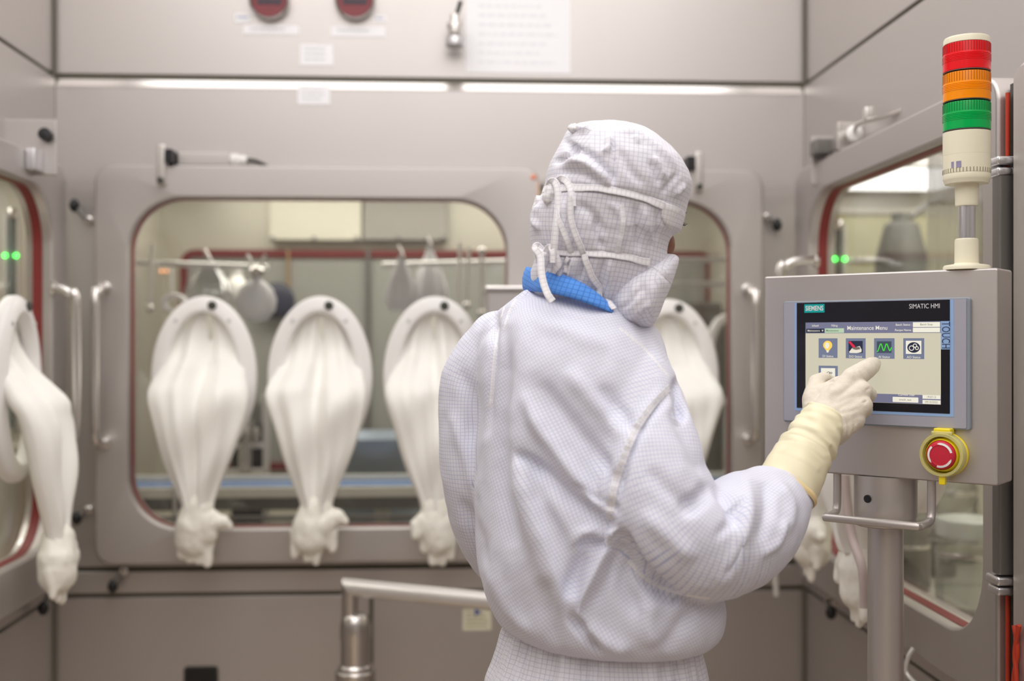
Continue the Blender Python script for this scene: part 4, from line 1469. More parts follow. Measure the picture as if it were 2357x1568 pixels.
def rect(name, L, mat, dep, parent=t, r=0., th=.0004, label=None):
    """flat field on the panel from a (x0, z0, x1, z1) rectangle"""
    a0, b0, a1, b1 = min(L[0], L[2]), min(L[1], L[3]), max(L[0], L[2]), max(L[1], L[3])
    lo = rrect(a0, a1, b0, b1, max(r, 1e-5), 3) if r else [(a1, b1), (a0, b1), (a0, b0), (a1, b0)]
    m = MB()
    m.plate(lo, th, lambda a, b, d: (a, -dep - th + d, b))
    return m.build(name, mat, parent, world=False, smooth=False, label=label)


# rectilinear layout of the face, from measured positions
def X(cx, cy=700): return KC(cx, cy)[0]
bx0, bx1 = X(208), X(1832)
bz1, bz0 = H2 - .0028, KC(1835, 1303)[1]
rect('face_plate', (-W2 + .002, -H2 + .0025, W2 - .0052, H2 - .0022), grey_f, 0, r=.002, th=.0012)
bl = pmat('light_blue_trim', srgb(150, 182, 228), rough=.35, noise_amt=.02)
rect('blue_trim', (X(184), bz0 - .0045, bx1 + .0052, bz1), bl, .0012)
rect('glass_front', (bx0, bz0, bx1, bz1), pmat('black_glass', (.012, .012, .018), rough=.12, noise_amt=.05), .0016)
sx0, sx1 = X(303), X(1737)
sz1, sz0 = (KC(300, 335)[1] + KC(1737, 330)[1]) / 2, KC(1737, 1207)[1]
scr = rect('screen', (sx0, sz0, sx1, sz1), emat('screen_beige', srgb(206, 200, 178), .74), .0020, label='lit beige screen')
SW, SH = sx1 - sx0, sz1 - sz0


def S(cx, cy):
    """crop position -> panel coordinates inside the screen"""
    top = 340 + (332 - 340) * (cx - 300) / 1437
    bot = 1178 + (1208 - 1178) * (cx - 300) / 1437
    return X(cx), sz1 - (cy - top) / (bot - top) * SH


hdr = emat('screen_header', srgb(122, 123, 150), .66)
ico = emat('screen_icon_field', srgb(118, 127, 152), .66)
wht = emat('screen_white', srgb(240, 236, 220), .72)
grn = emat('screen_pale_green', srgb(196, 222, 190), .6)
drk = emat('screen_dark', srgb(44, 50, 80), .4)
lit = emat('screen_text', srgb(236, 230, 214), .72)
dim = emat('screen_dim_text', srgb(140, 136, 124), .4)
ylw = emat('screen_yellow', srgb(252, 208, 90), .8)
redm = emat('screen_red', srgb(222, 40, 70), .7)
wav = emat('screen_green', srgb(70, 220, 60), .8)
pnk = emat('screen_pinkish', srgb(236, 214, 206), .7)


def srect(name, ax, ay, bx_, by_, mat, dep, parent=scr, r=0.):
    p, q = S(ax, ay), S(bx_, by_)
    MW[parent.name] = MW[t.name]
    return rect(name, (p[0], p[1], q[0], q[1]), mat, dep, parent, r, .0002)


def label_text(name, body, size, cx, cy, mat, dep, parent=scr, bold=0., rot=0., width=None, space=1., raw=None, align='CENTER'):
    me = text_mesh(body, size, bold, space, align)
    co_ = get_co(me)
    if width and len(co_):
        wd = co_[:, 0].max() - co_[:, 0].min()
        co_[:, 0] *= width / max(wd, 1e-6)
    c, s_ = math.cos(rot), math.sin(rot)
    x, y = (raw if raw else S(cx, cy))
    out = np.zeros_like(co_)
    out[:, 0] = x + co_[:, 0] * c - co_[:, 1] * s_
    out[:, 2] = y + co_[:, 0] * s_ + co_[:, 1] * c
    out[:, 1] = -dep
    set_co(me, out)
    MW[parent.name] = MW[t.name]
    return link_mesh(name, me, mat, parent, world=False, smooth=False)


D1, D2, D3, D4 = .0024, .0028, .0032, .0036
srect('header_bar', 303, 336, 1737, 450, hdr, D1)
srect('status_bar', 303, 1085, 1737, 1206, hdr, D1)
mm = .00013                        # metres per crop pixel on the screen, roughly
label_text('title', 'Maintenance Menu', .0088, 957, 398, lit, D2 + .0003, bold=.00003, width=X(1168) - X(745))
label_text('caption', 'Infeed', .0044, 408, 371, lit, D2 + .0003, bold=.00002)
label_text('caption', 'Filling', .0044, 611, 371, lit, D2 + .0003, bold=.00002)
srect('drop_field', 312, 403, 502, 447, drk, D2)
label_text('caption', 'Maintenance', .0040, 392, 425, lit, D3 + .0003, bold=.00002)
label_text('arrow', '\u25bc' if False else 'v', .0050, 486, 422, lit, D3 + .0003, bold=.0002)
srect('drop_field', 510, 400, 712, 448, grn, D2)
label_text('caption', 'Maintenance', .0040, 590, 424, emat('screen_green_text', srgb(90, 130, 90), .4), D3 + .0003, bold=.00002)
label_text('caption', 'Batch Status :', .0044, 1345, 364, lit, D2 + .0003, bold=.00003)
label_text('caption', 'Recipe Name :', .0044, 1345, 421, lit, D2 + .0003, bold=.00003)
srect('value_field', 1443, 338, 1730, 388, wht, D2)
srect('value_field', 1443, 396, 1730, 444, wht, D2)
label_text('value', 'Batch Stop', .0042, 1587, 362, dim, D3 + .0003)
srect('value_field', 1228, 1130, 1500, 1190, wht, D2, r=.0006)
srect('value_field', 1545, 1107, 1735, 1150, wht, D2)
srect('value_field', 1545, 1159, 1735, 1203, wht, D2)
label_text('caption', 'Current User', .0044, 1375, 1109, lit, D2 + .0003, bold=.00003)
label_text('value', 'smesh_test', .0040, 1362, 1160, dim, D3 + .0003)
label_text('value', '19:07:12', .0040, 1640, 1129, dim, D3 + .0003)
label_text('value', '09/10/2022', .0040, 1640, 1182, dim, D3 + .0003)


def poly(name, pts, mat, dep, parent, closed=True):
    m = MB()
    P = [S(*p) for p in pts]
    vs = [m.bm.verts.new((x, -dep, z)) for x, z in P]
    m.bm.faces.new(vs)
    bmesh.ops.triangulate(m.bm, faces=m.bm.faces)
    MW[parent.name] = MW[t.name]
    return m.build(name, mat, parent, world=False, smooth=False)


def stroke(name, pts, w, mat, dep, parent):
    m = MB()
    P = [Vector((*S(*p), 0)) for p in pts]
    rows = []
    for i, p in enumerate(P):
        tg = (P[min(i + 1, len(P) - 1)] - P[max(i - 1, 0)]).normalized()
        n_ = Vector((-tg.y, tg.x, 0)) * w / 2
        rows.append([(p.x - n_.x, -dep, p.y - n_.y), (p.x + n_.x, -dep, p.y + n_.y)])
    m.rows(rows, False)
    MW[parent.name] = MW[t.name]
    return m.build(name, mat, parent, world=False, smooth=False)


def circ(cx, cy, rx, ry, n=24, a0=0, a1=360): return [(cx + rx * math.cos(math.radians(a0 + (a1 - a0) * k / n)), cy + ry * math.sin(math.radians(a0 + (a1 - a0) * k / n))) for k in range(n + (a1 - a0 < 360))]


# icon buttons (each a part of the unit, its picture a set of sub-parts)
def icon(ax, ay, bx_, by_, body=None):
    p, q = S(ax, ay), S(bx_, by_)
    o = rect('icon_button', (p[0], p[1], q[0], q[1]), ico, D1, t, 0, .0002)
    MW[o.name] = MW[t.name]
    if body: label_text('icon_text', body, .0048, (ax + bx_) / 2, by_ - 19, lit, D3, o, bold=.00002)
    return o


o = icon(442, 507, 642, 720, 'DI Status')
poly('bulb', circ(540, 582, 48, 48, 28, 130, 410) + [(556, 640), (524, 640)], ylw, D3, o)
poly('bulb_base', [(526, 636), (554, 636), (550, 660), (530, 660)], lit, D4, o)
poly('bulb_glow', circ(534, 585, 22, 34), wht, D4, o)
o = icon(730, 507, 940, 723, 'DO Status')
srect('picture_field', 760, 536, 910, 665, drk, D2, o)
poly('device', [(765, 655), (800, 612), (880, 590), (900, 630), (898, 655), (850, 666), (775, 664)], lit, D3, o)
poly('device_top', [(800, 620), (820, 600), (880, 600), (885, 625), (840, 632)], dim, D4, o)
poly('finger', [(760, 545), (782, 538), (835, 595), (822, 612), (808, 606)], redm, D4 + .0003, o)
o = icon(1030, 507, 1247, 726, 'AI Status')
srect('picture_field', 1060, 540, 1215, 664, emat('screen_slate', srgb(80, 96, 112), .4), D2, o)
stroke('wave', [(1060, 650), (1072, 645), (1100, 566), (1108, 566), (1130, 640), (1138, 640), (1160, 566), (1168, 566), (1196, 640), (1202, 640), (1218, 604)], .0014, wav, D3, o)
o = icon(1340, 507, 1562, 728, 'AO Status')
srect('picture_field', 1368, 534, 1532, 674, wht, D2, o)
poly('disc', circ(1452, 605, 68, 56, 32), drk, D3, o)
for cx, cy, r in ((1430, 612, 24), (1466, 585, 18), (1487, 612, 16)):
    stroke('gear', circ(cx, cy, r, r, 20) + [(cx + r, cy)], .0011, wht, D4, o)
o = icon(442, 803, 645, 1020, 'Test Status')
srect('picture_field', 468, 829, 618, 965, wht, D2, o)
for cx, cy, r in ((520, 890, 18), (548, 880, 14), (574, 882, 12)):
    stroke('gear', circ(cx, cy, r, r * .7, 16) + [(cx + r, cy)], .0008, drk, D3, o)

# brand plate, model text and side tab on the frame
a, b = KC(290, 187), KC(503, 187)
hl = .0066
bp_ = rect('brand_plate', (a[0], a[1] - hl, b[0], a[1] + hl), pmat('teal_plate', srgb(0, 172, 172), rough=.4, noise_amt=.02), .0020)
label_text('brand_text', 'SIEMENS', .0105, 0, 0, white_mk, .0026, bp_, bold=.00012, width=(b[0] - a[0]) * .88, raw=((a[0] + b[0]) / 2, a[1] - .0002))
a, b = KC(1403, 165), KC(1728, 165)
label_text('model_text', 'SIMATIC HMI', .0098, 0, 0, pmat('pale_print', (.75, .75, .78), rough=.5, noise_amt=.02), .0026, t, width=b[0] - a[0], raw=((a[0] + b[0]) / 2, KC(1565, 163)[1]))
a, b = KC(1737, 320), KC(1832, 620)
tb = rect('side_tab', (a[0], b[1], bx1, a[1]), bl, .0020)
label_text('side_text', 'TOUCH', .0165, 0, 0, drk if False else pmat('navy_print', (.03, .05, .12), rough=.5, noise_amt=.02), .0026, tb, rot=-PI / 2, width=(a[1] - b[1]) * .94, raw=((a[0] + bx1) / 2 + .0004, (a[1] + b[1]) / 2))
touch = t

# ------------------------------------------------------------------ emergency stop
ex, ez = K(2166, 1045)
q = Matrix.Translation(Vector((PC.x, PC.y, ZP))) @ Matrix.Rotation(RZ, 4, 'Z')
base = q @ Vector((ex + .006, .006, ez))
t = thing('emergency_stop', base, 'red emergency stop button in a yellow guard on the console', 'button', RZ)
ax = (0, -1, 0)
MB().lathe([(.031, 0), (.032, .002), (.032, .006), (.03, .008), (.021, .008), (.020, .012), (.001, .012)], (0, 0, 0), ax, 48).build('collar', yellow, t, world=False)
MB().lathe([(.0305, .008), (.0318, .010), (.0318, .022), (.0305, .025), (.0265, .025), (.0262, .022), (.0275, .02), (.0275, .008)], (0, 0, 0), ax, 56).build('guard', clear_y, t, world=False, label='clear yellowish guard ring')
MB().lathe([(.0245, .010), (.0248, .0105), (.0235, .020), (.0215, .024), (.021, .012)], (0, 0, 0), ax, 48).build('inner_ring', yellow, t, world=False)
bt = MB().lathe([(.012, .008), (.012, .014), (.0208, .016), (.0214, .020), (.0205, .0255), (.018, .0285), (.0145, .0292), (.0140, .0284), (.001, .0288)], (0, 0, 0), ax, 56).build('push_button', red_btn, t, world=False)
MW[bt.name] = MW[t.name]
for k in range(3):
    m = MB()
    rows = []
    a0 = 15 + 120 * k
    for i in range(25):
        a = math.radians(a0 + 88 * i / 24)
        w0, w1 = .0148, .0178
        if i > 20: w0, w1 = .0146 + (i - 20) * .0004, .0180 - (i - 20) * .0003
        rows.append([(w0 * math.cos(a), -.02945, w0 * math.sin(a)), (w1 * math.cos(a), -.0289, w1 * math.sin(a))])
    m.rows(rows, False).build('turn_arrow', white_mk, bt, world=False)
m = MB(); m.box((0, -.012, .0335), (.024, .02, .009), None, .002); m.build('hinge_tab', yellow, t, world=False)
m = MB(); m.box((0, -.020, .031), (.030, .006, .006), None, .002); m.build('hinge_pin', clear_y, t, world=False)
m = MB(); m.box((0, -.018, -.036), (.009, .008, .014), None, .0015); m.build('latch_tab', yellow, t, world=False)

# ------------------------------------------------------------------ signal tower
def TZ(py, d=1.655): return ZC + (784 - py) / F_PX * d
c = C(2225, 784, 1.655)
zt0 = zt
t = thing('signal_tower', (c.x, c.y, zt0), 'signal tower with red, orange and green lenses on the console', 'signal light')
R = .0328
def TH(py): return TZ(py) - zt0
L0 = (0, 0, 0)
MB().lathe([(.0325, 0), (.0325, .004), (.031, .0065), (.018, .0085), (.0168, .010), (.0165, TH(553)), (.015, TH(553) + .002), (.001, TH(553) + .002)], c * 1 + Vector((0, 0, zt0 - c.z)), (0, 0, 1), 48).build('base', beige, t)
B = Vector((c.x, c.y, zt0))
MB().lathe([(.0117, .02), (.0117, TH(455))], B, (0, 0, 1), 32).build('pole', alu, t)
h0 = TH(475)
MB().lathe([(.0145, h0), (.0158, h0 + .002), (.0165, TH(428)), (.0172, TH(424)), (.030, TH(424)), (R - .001, TH(416)), (R, TH(413)), (R, TH(404)), (R - .0006, TH(403)), (R - .0006, TH(401)), (R, TH(400)), (R, TH(360)), (R - .0003, TH(359.5)), (R, TH(359)), (R, TH(306)), (.001, TH(306))],
           B, (0, 0, 1), 64).build('body', beige, t)
m = MB()
for k in range(44):
    a = 2 * PI * k / 44
    m.box(B + Vector((math.cos(a) * (R - .0002), math.sin(a) * (R - .0002), TH(396))), (.0012, .0012, .006), Matrix.Rotation(a, 3, 'Z'), 0)
m.build('grip_ribs', pmat('ivory_shadow_line', srgb(150, 142, 118), rough=.5, noise_amt=.03), t)
m = MB()
for px_, wd in ((2190, .007), (2176, .004)):
    a = -PSI - math.radians(90) + (px_ - 2225) / 52 * 1.05 - math.radians(-20) * 0
    p = B + Vector((math.cos(a) * (R + .0002), math.sin(a) * (R + .0002), TH(384)))
    m.box(p, (.0006, wd, .009), Matrix.Rotation(a, 3, 'Z'))
m.build('hologram_sticker', pmat('silver_violet_sticker', srgb(170, 165, 200), rough=.2, metal=.6, noise_amt=.2, noise_scale=120), t)
def lens(p0, p1, mat, name):
    h0, h1 = TH(p0), TH(p1)
    H = h1 - h0
    prof = [(R - .0012, h0), (R, h0 + .0008)]
    prof += [(R, h0 + H * .30)]
    for k in range(5):
        z = h0 + H * (.33 + .055 * k)
        prof += [(R, z), (R + .0006, z + H * .012), (R + .0006, z + H * .022), (R, z + H * .034)]
    prof += [(R, h0 + H * .62), (R - .0003, h0 + H * .64), (R - .0003, h1 - .002), (R - .0012, h1 - .0006), (.001, h1 - .0006)]
    def mod(r, h, k): return r 
    lo_ = MB().lathe(prof, B, (0, 0, 1), 96, mod).build(name, mat, t)
    MW[lo_.name] = MW[t.name]
    m = MB()
    for k in range(52):
        a = 2 * PI * k / 52
        m.box(B + Vector((math.cos(a) * (R - .0004), math.sin(a) * (R - .0004), h0 + H * .81)), (.0012, .0011, H * .32), Matrix.Rotation(a, 3, 'Z'), 0)
    base_ = mat.node_tree.nodes['Principled BSDF'].inputs['Base Color'].default_value
    m.build('lens_ribs', pmat(mat.name + '_rib_shade', tuple(v * .5 for v in base_[:3]), rough=.35, noise_amt=.05), lo_)  # halved lens colour: shade of the flutes put into the rib colour
    MB().lathe([(R - .0012, h0 - .0005), (R - .0003, h0 - .0004), (R - .0003, h0 + .0002), (R - .0012, h0 + .0004)], B, (0, 0, 1), 64).build('joint_ring', steel_dk, t)
lens(303, 239, lens_g, 'green_lens')
lens(236, 171, lens_o, 'orange_lens')
lens(168, 104, lens_r, 'red_lens')
MB().lathe([(R - .0008, TH(104)), (R - .0008, TH(93)), (R - .002, TH(89)), (R - .006, TH(88)), (.001, TH(87.5))], B, (0, 0, 1), 64).build('cap', beige, t)
# ================================================================== the worker
PB = C(1380, 784, 1.64)
person = thing('person', (PB.x, PB.y, 0), 'person in a white gridded cleanroom suit and hood pressing the touch screen', 'person')
MWp = MW[person.name]


def part(name, me, mat, parent=person, label=None, smooth=True):
    o = link_mesh(name, me, mat, parent, True, smooth, label)
    MW[o.name] = MWp
    return o


FAX = Vector((.80, .60))                        # where the head faces, in camera right / depth


def camdir(r, u, d): return Vector((r * CP + d * SP, -r * SP + d * CP, u))


FWD = camdir(.83, -.12, .54).normalized()
SIDE = camdir(.545, 0, -.838).normalized()      # the worker's right
UPH = SIDE.cross(FWD).normalized()
if UPH.z < 0: UPH = -UPH


def lr_rows(rows, n=64, power=2.3, skew=0.):
    """cross-sections from (py, left px, right px, depth, half depth)"""
    out = []
    for py, l, r, d, sd in rows:
        c = (l + r) / 2
        hw = (r - l) / 2 / F_PX * d
        row = []
        for k in range(n):
            a = 2 * PI * k / n
            x = math.copysign(abs(math.cos(a)) ** (2 / power), math.cos(a)) * hw
            y = math.copysign(abs(math.sin(a)) ** (2 / power), math.sin(a)) * sd
            y += skew * x
            p = C(c, py, d)
            row.append(p + camdir(x, 0, y))
        out.append(row)
    return out


def dense(rows, n=4):
    P = [Vector(r[:3]) for r in rows]
    Q = [Vector((r[3], r[4], 0)) for r in rows]
    A, B_ = spline(P, n), spline(Q, n)
    return [(a.x, a.y, a.z, b.x, b.y) for a, b in zip(A, B_)]


# joints (photo pixel, depth)
sh_r, el_r, wr_r = C(1500, 915, 1.53), C(1600, 1250, 1.478), C(1868, 1030, 1.628)
sh_l, el_l, wr_l = C(1150, 800, 1.72), C(1105, 1130, 1.75), C(1330, 1335, 1.975)
RSL = [(1462, 905, 1.545, .062), (1483, 1020, 1.51, .070), (1503, 1130, 1.485, .077), (1560, 1224, 1.478, .081), (1650, 1245, 1.495, .079), (1735, 1196, 1.545, .071), (1782, 1153, 1.577, .056), (1801, 1134, 1.589, .0455), (1822, 1110, 1.598, .0405)]
LSL = [(1152, 792, 1.695, .050), (1100, 880, 1.70, .056), (1096, 1000, 1.70, .056), (1104, 1100, 1.705, .057), (1122, 1200, 1.735, .056), (1165, 1280, 1.80, .053), (1240, 1335, 1.885, .049), (1312, 1338, 1.955, .040)]
TOR = [(676, 1226, 1420, 1.632, .040), (690, 1185, 1447, 1.63, .066), (715, 1154, 1446, 1.627, .088), (750, 1128, 1468, 1.625, .106), (795, 1104, 1496, 1.622, .122), (850, 1096, 1520, 1.62, .134), (920, 1095, 1540, 1.62, .142),
       (1000, 1094, 1562, 1.62, .147), (1100, 1092, 1576, 1.62, .150), (1200, 1090, 1590, 1.62, .154), (1290, 1094, 1620, 1.62, .158), (1360, 1110, 1652, 1.62, .160), (1405, 1128, 1655, 1.62, .158), (1440, 1150, 1642, 1.622, .150), (1462, 1185, 1615, 1.625, .135), (1466, 1215, 1590, 1.625, .118)]

# ---- jacket
def uv_torso(me, pick):
    """threads of the back panel: true lengths along and across the body"""
    R = dense(TOR, 3)
    p, sk, n = 2.25, -.22, 144
    G = np.array([[tuple(q) for q in r] for r in lr_rows(R, n, p, sk)])
    kb = int(n * .75)                                        # the column that faces the photographer
    G = np.roll(G, n // 2 - kb, axis=1)
    dU = np.linalg.norm(np.diff(G, axis=1), axis=2)
    U = np.concatenate([np.zeros((len(G), 1)), np.cumsum(dU, 1)], 1); U -= U[:, n // 2:n // 2 + 1]
    dV = np.linalg.norm(np.diff(G, axis=0), axis=2)
    V = np.concatenate([np.zeros((1, n)), np.cumsum(dV, 0)], 0)
    for _ in range(14): V = (np.roll(V, 1, 1) + V * 2 + np.roll(V, -1, 1)) / 4
    Zr = G[:, :, 2].mean(1)
    fc, fn, lv, lf = face_data(me)
    co = get_co(me)
    m = pick[lf] == 0
    P = co[lv[m]]
    cx = np.array([(C((r[1] + r[2]) / 2, r[0], r[3])) for r in R])
    hw = np.array([(r[2] - r[1]) / 2 / F_PX * r[3] for r in R]); sd = np.array([r[4] for r in R])
    fi = np.interp(-P[:, 2], -Zr, np.arange(len(Zr)))
    ii = lambda A: np.interp(fi, np.arange(len(A)), A)
    dx = P[:, 0] - ii(cx[:, 0]); dy = P[:, 1] - ii(cx[:, 1])
    x = dx * CP - dy * SP; y = dx * SP + dy * CP - sk * x
    lx, ly = x / ii(hw), y / ii(sd)
    a = np.arctan2(np.sign(ly) * np.abs(ly) ** (p / 2), np.sign(lx) * np.abs(lx) ** (p / 2))
    k = (a / (2 * PI) * n - kb + n / 2) % n
    i0 = np.clip(fi.astype(int), 0, len(Zr) - 2); fr = fi - i0
    k0 = np.clip(k.astype(int), 0, n - 2); fk = k - k0
    def bil(T): return (T[i0, k0] * (1 - fk) + T[i0, k0 + 1] * fk) * (1 - fr) + (T[i0 + 1, k0] * (1 - fk) + T[i0 + 1, k0 + 1] * fk) * fr
    uv = np.empty(len(lv) * 2, dtype=np.float32)
    l = me.uv_layers['UVMap']; l.data.foreach_get('uv', uv); uv = uv.reshape(-1, 2)
    u_, v_ = bil(U), bil(V) - np.maximum(P[:, 2] - Zr[0], 0)
    c_, s_ = math.cos(.42), math.sin(.42)
    uv[m] = np.stack([u_ * c_ - v_ * s_, u_ * s_ + v_ * c_], 1)
    l.data.foreach_set('uv', uv.ravel())


m = MB()
m.rows(lr_rows(dense(TOR), 72, 2.25, -.22), True, True, True)
def sleeve_tube(m, S_, seg=28):
    pts, rs = spline([C(*s[:3]) for s in S_], 6, [s[3] for s in S_])
    m.tube(pts, rs, seg)
sleeve_tube(m, RSL); sleeve_tube(m, LSL)
m.capsule(C(1462, 905, 1.545), C(1410, 850, 1.60), .062, .085)
m.capsule(C(1150, 790, 1.69), C(1230, 800, 1.65), .05, .09)
for q_ in ((880, 1.685), (980, 1.685), (1080, 1.69), (1180, 1.71)): m.capsule(C(1118, q_[0], q_[1]), C(1190, q_[0], 1.64), .03, .06)
jk = remesh(m, 'jacket', .0036, 10)
FOLDS = [
    # back: long soft valley from the left shoulder, ridge beside it
    ([(1162, 745), (1150, 850), (1148, 980), (1160, 1120), (1185, 1260)], 30, -.016),
    ([(1192, 900), (1192, 1000), (1205, 1120), (1235, 1250), (1290, 1420)], 26, .008),
    # diagonal folds that pull towards the raised arm
    ([(1205, 905), (1250, 990), (1310, 1075), (1400, 1195)], 22, .011),
    ([(1185, 1042), (1250, 1085), (1325, 1155), (1408, 1214)], 17, -.009),
    ([(1240, 880), (1300, 960), (1372, 1045), (1420, 1120)], 24, -.008),
    ([(1300, 850), (1372, 930), (1430, 1010)], 24, .006),
    ([(1190, 1060), (1215, 1160), (1262, 1280), (1300, 1400)], 28, .010),
    ([(1380, 890), (1430, 950), (1462, 1000)], 18, -.006),
    ([(1262, 1130), (1310, 1210), (1345, 1280)], 24, .006),
    # armpit star
    ([(1418, 1218), (1398, 1262), (1362, 1335), (1334, 1400), (1345, 1432)], 15, .014),
    ([(1396, 1232), (1350, 1268), (1320, 1330), (1314, 1380)], 17, -.012),
    ([(1330, 1230), (1370, 1225), (1410, 1232)], 14, .008),
    ([(1425, 1225), (1455, 1290), (1500, 1345), (1560, 1385)], 18, -.022),
    ([(1440, 1290), (1440, 1350), (1475, 1420)], 24, -.008),
    ([(1500, 1380), (1490, 1430), (1500, 1490)], 28, .008),
    ([(1600, 1400), (1560, 1450), (1530, 1500)], 22, -.007),
    ([(1316, 1425), (1345, 1460), (1385, 1505)], 11, -.011),
    ([(1345, 1440), (1390, 1475), (1450, 1500)], 22, .008),
    ([(1120, 1300), (1170, 1400), (1240, 1470)], 22, .006),
    ([(1250, 1330), (1262, 1420), (1280, 1490)], 20, -.006),
    # crisp creases where cloth folds over itself
    ([(1418, 1218), (1437, 1267), (1474, 1329), (1540, 1374), (1620, 1392)], 10, -.010),
    ([(1432, 1258), (1402, 1328), (1366, 1396)], 9, -.006),
    ([(1316, 1425), (1345, 1460), (1385, 1505)], 8, -.006),
    ([(1188, 1044), (1225, 1062), (1262, 1092)], 8, -.006),
    ([(1395, 1226), (1360, 1240), (1318, 1268)], 7, -.006),
    ([(1334, 1386), (1318, 1410), (1318, 1440)], 9, -.004),
    ([(1424, 1180), (1380, 1150), (1320, 1118)], 8, -.005),
    ([(1648, 1240), (1690, 1190), (1716, 1150)], 10, -.005),
    ([(1670, 1330), (1700, 1280), (1712, 1240)], 8, -.006),
    ([(1752, 1280), (1790, 1250), (1806, 1200)], 9, .005),
    ([(1562, 872), (1556, 905), (1570, 950)], 9, -.006),
    # armhole: the sleeve sits lower than the back panel
    ([(1556, 890), (1492, 955), (1445, 1050), (1418, 1150), (1412, 1205)], 14, -.007),
    ([(1530, 892), (1474, 965), (1430, 1060), (1405, 1155), (1402, 1200)], 12, .006),
    ([(1560, 870), (1566, 930), (1572, 965)], 12, -.012),
    ([(1592, 900), (1600, 970), (1622, 1070)], 18, .005),
    # sleeve
    ([(1545, 940), (1585, 1010), (1632, 1105)], 22, -.007),
    ([(1640, 1108), (1610, 1150), (1570, 1180)], 20, -.010),
    ([(1648, 1112), (1680, 1160), (1700, 1215)], 18, -.010),
    ([(1715, 1100), (1722, 1180), (1700, 1270), (1660, 1350)], 20, .008),
    ([(1760, 1100), (1768, 1170), (1750, 1250)], 18, -.007),
    ([(1790, 1110), (1820, 1160), (1812, 1230)], 14, .005),
    ([(1480, 1180), (1530, 1230), (1600, 1290)], 26, .006),
    ([(1490, 1080), (1540, 1130), (1600, 1170)], 22, -.005),
    # left sleeve
    ([(1140, 710), (1136, 800), (1128, 900), (1122, 1000)], 12, -.008),
    ([(1060, 850), (1090, 930), (1080, 1020)], 20, -.005),
    ([(1040, 950), (1075, 1060), (1100, 1150)], 18, .005),
    ([(1060, 1150), (1100, 1230), (1110, 1300)], 18, -.006),
    ([(1230, 740), (1300, 760), (1400, 800)], 26, .004),
]
spine = [C(1310, 640, 1.62), C(1325, 900, 1.62), C(1340, 1200, 1.62), C(1400, 1560, 1.62)]
RB_ = [C(*s[:3]) for s in RSL]; LB_ = [C(*s[:3]) for s in LSL]
RS_, LS_ = spline(RB_, 24), spline(LB_, 24)
# which panel a bit of cloth belongs to: the nearest of body, right sleeve, left sleeve
fc_ = face_data(jk)[0]
TD = dense(TOR, 3)
z_ = np.array([C(0, r[0], r[3]).z for r in TD])
fi_ = np.interp(-fc_[:, 2], -z_, np.arange(len(TD)))
I_ = lambda A: np.interp(fi_, np.arange(len(A)), np.array(A))
cxy = [C((r[1] + r[2]) / 2, r[0], r[3]) for r in TD]
dx_ = fc_[:, 0] - I_([q.x for q in cxy]); dy_ = fc_[:, 1] - I_([q.y for q in cxy])
x_ = dx_ * CP - dy_ * SP; y_ = dx_ * SP + dy_ * CP + .22 * x_
hw_ = I_([(r[2] - r[1]) / 2 / F_PX * r[3] for r in TD]); sd_ = I_([r[4] for r in TD])
rho = ((np.abs(x_) / hw_) ** 2.25 + (np.abs(y_) / sd_) ** 2.25) ** (1 / 2.25)
D_ = [np.where((rho - 1) * np.minimum(hw_, sd_) < .011, -1., 9.)]
for S_, line_ in ((RSL, RS_), (LSL, LS_)):
    dd_, par_, _, _ = seg3(fc_, line_)
    D_.append(np.abs(dd_ - np.interp(par_, np.linspace(0, 1, len(S_)), [q[3] for q in S_])))
pick_ = np.argmin(np.array(D_), axis=0)
_, _, lv_, lf_ = face_data(jk)
for _ in range(10):                                         # clean panel borders
    on_ = (pick_ == 1).astype(float)
    vs_ = np.bincount(lv_, on_[lf_], len(jk.vertices)) / np.maximum(np.bincount(lv_, minlength=len(jk.vertices)), 1)
    fs_ = np.bincount(lf_, vs_[lv_]) / np.bincount(lf_)
    pick_ = np.where(fs_ > .5, 1, np.where(pick_ == 1, 0, pick_))
pick_[(x_ / hw_ < -.84) & (D_[2] < .035)] = 2
uv_bones(jk, [(spine, .15, 0), (RS_, .074, 0), (LS_, .05, 0)], pick_)
uv_torso(jk, pick_)
sculpt(jk, [(p_, w_ * .8, a_ * 1.25) for p_, w_, a_ in FOLDS])
wrinkle(jk, .0022, 11, 3.1)
wrinkle(jk, .0012, 26, 7.7, (1.6, 1.6, .6))
smooth_mesh(jk, 3)
jacket = part('jacket', jk, jacket_m)
jb = bvh_of_world = BVHTree.FromPolygons([MWp @ v.co for v in jk.vertices], [tuple(p.vertices) for p in jk.polygons])

# puckered seams
SEAMS = [([(1540, 893), (1498, 938), (1462, 992), (1434, 1060), (1412, 1130), (1404, 1196)], .0100, .0005),
         ([(1162, 705), (1146, 770), (1136, 850), (1130, 930), (1126, 930)], .0055, .0003),
         ([(1446, 1290), (1490, 1335), (1550, 1362), (1635, 1378)], .0055, .0003),
         ([(1425, 755), (1480, 800), (1540, 868)], .005, .0002),
         ([(1188, 690), (1172, 720), (1160, 760)], .005, .0002)]
for pts, w_, pk in SEAMS:
    ribbon('seam', pts, w_, [jb], seamf_m, jacket, lift=.0001, thick=.0004, pucker=pk, n=14)

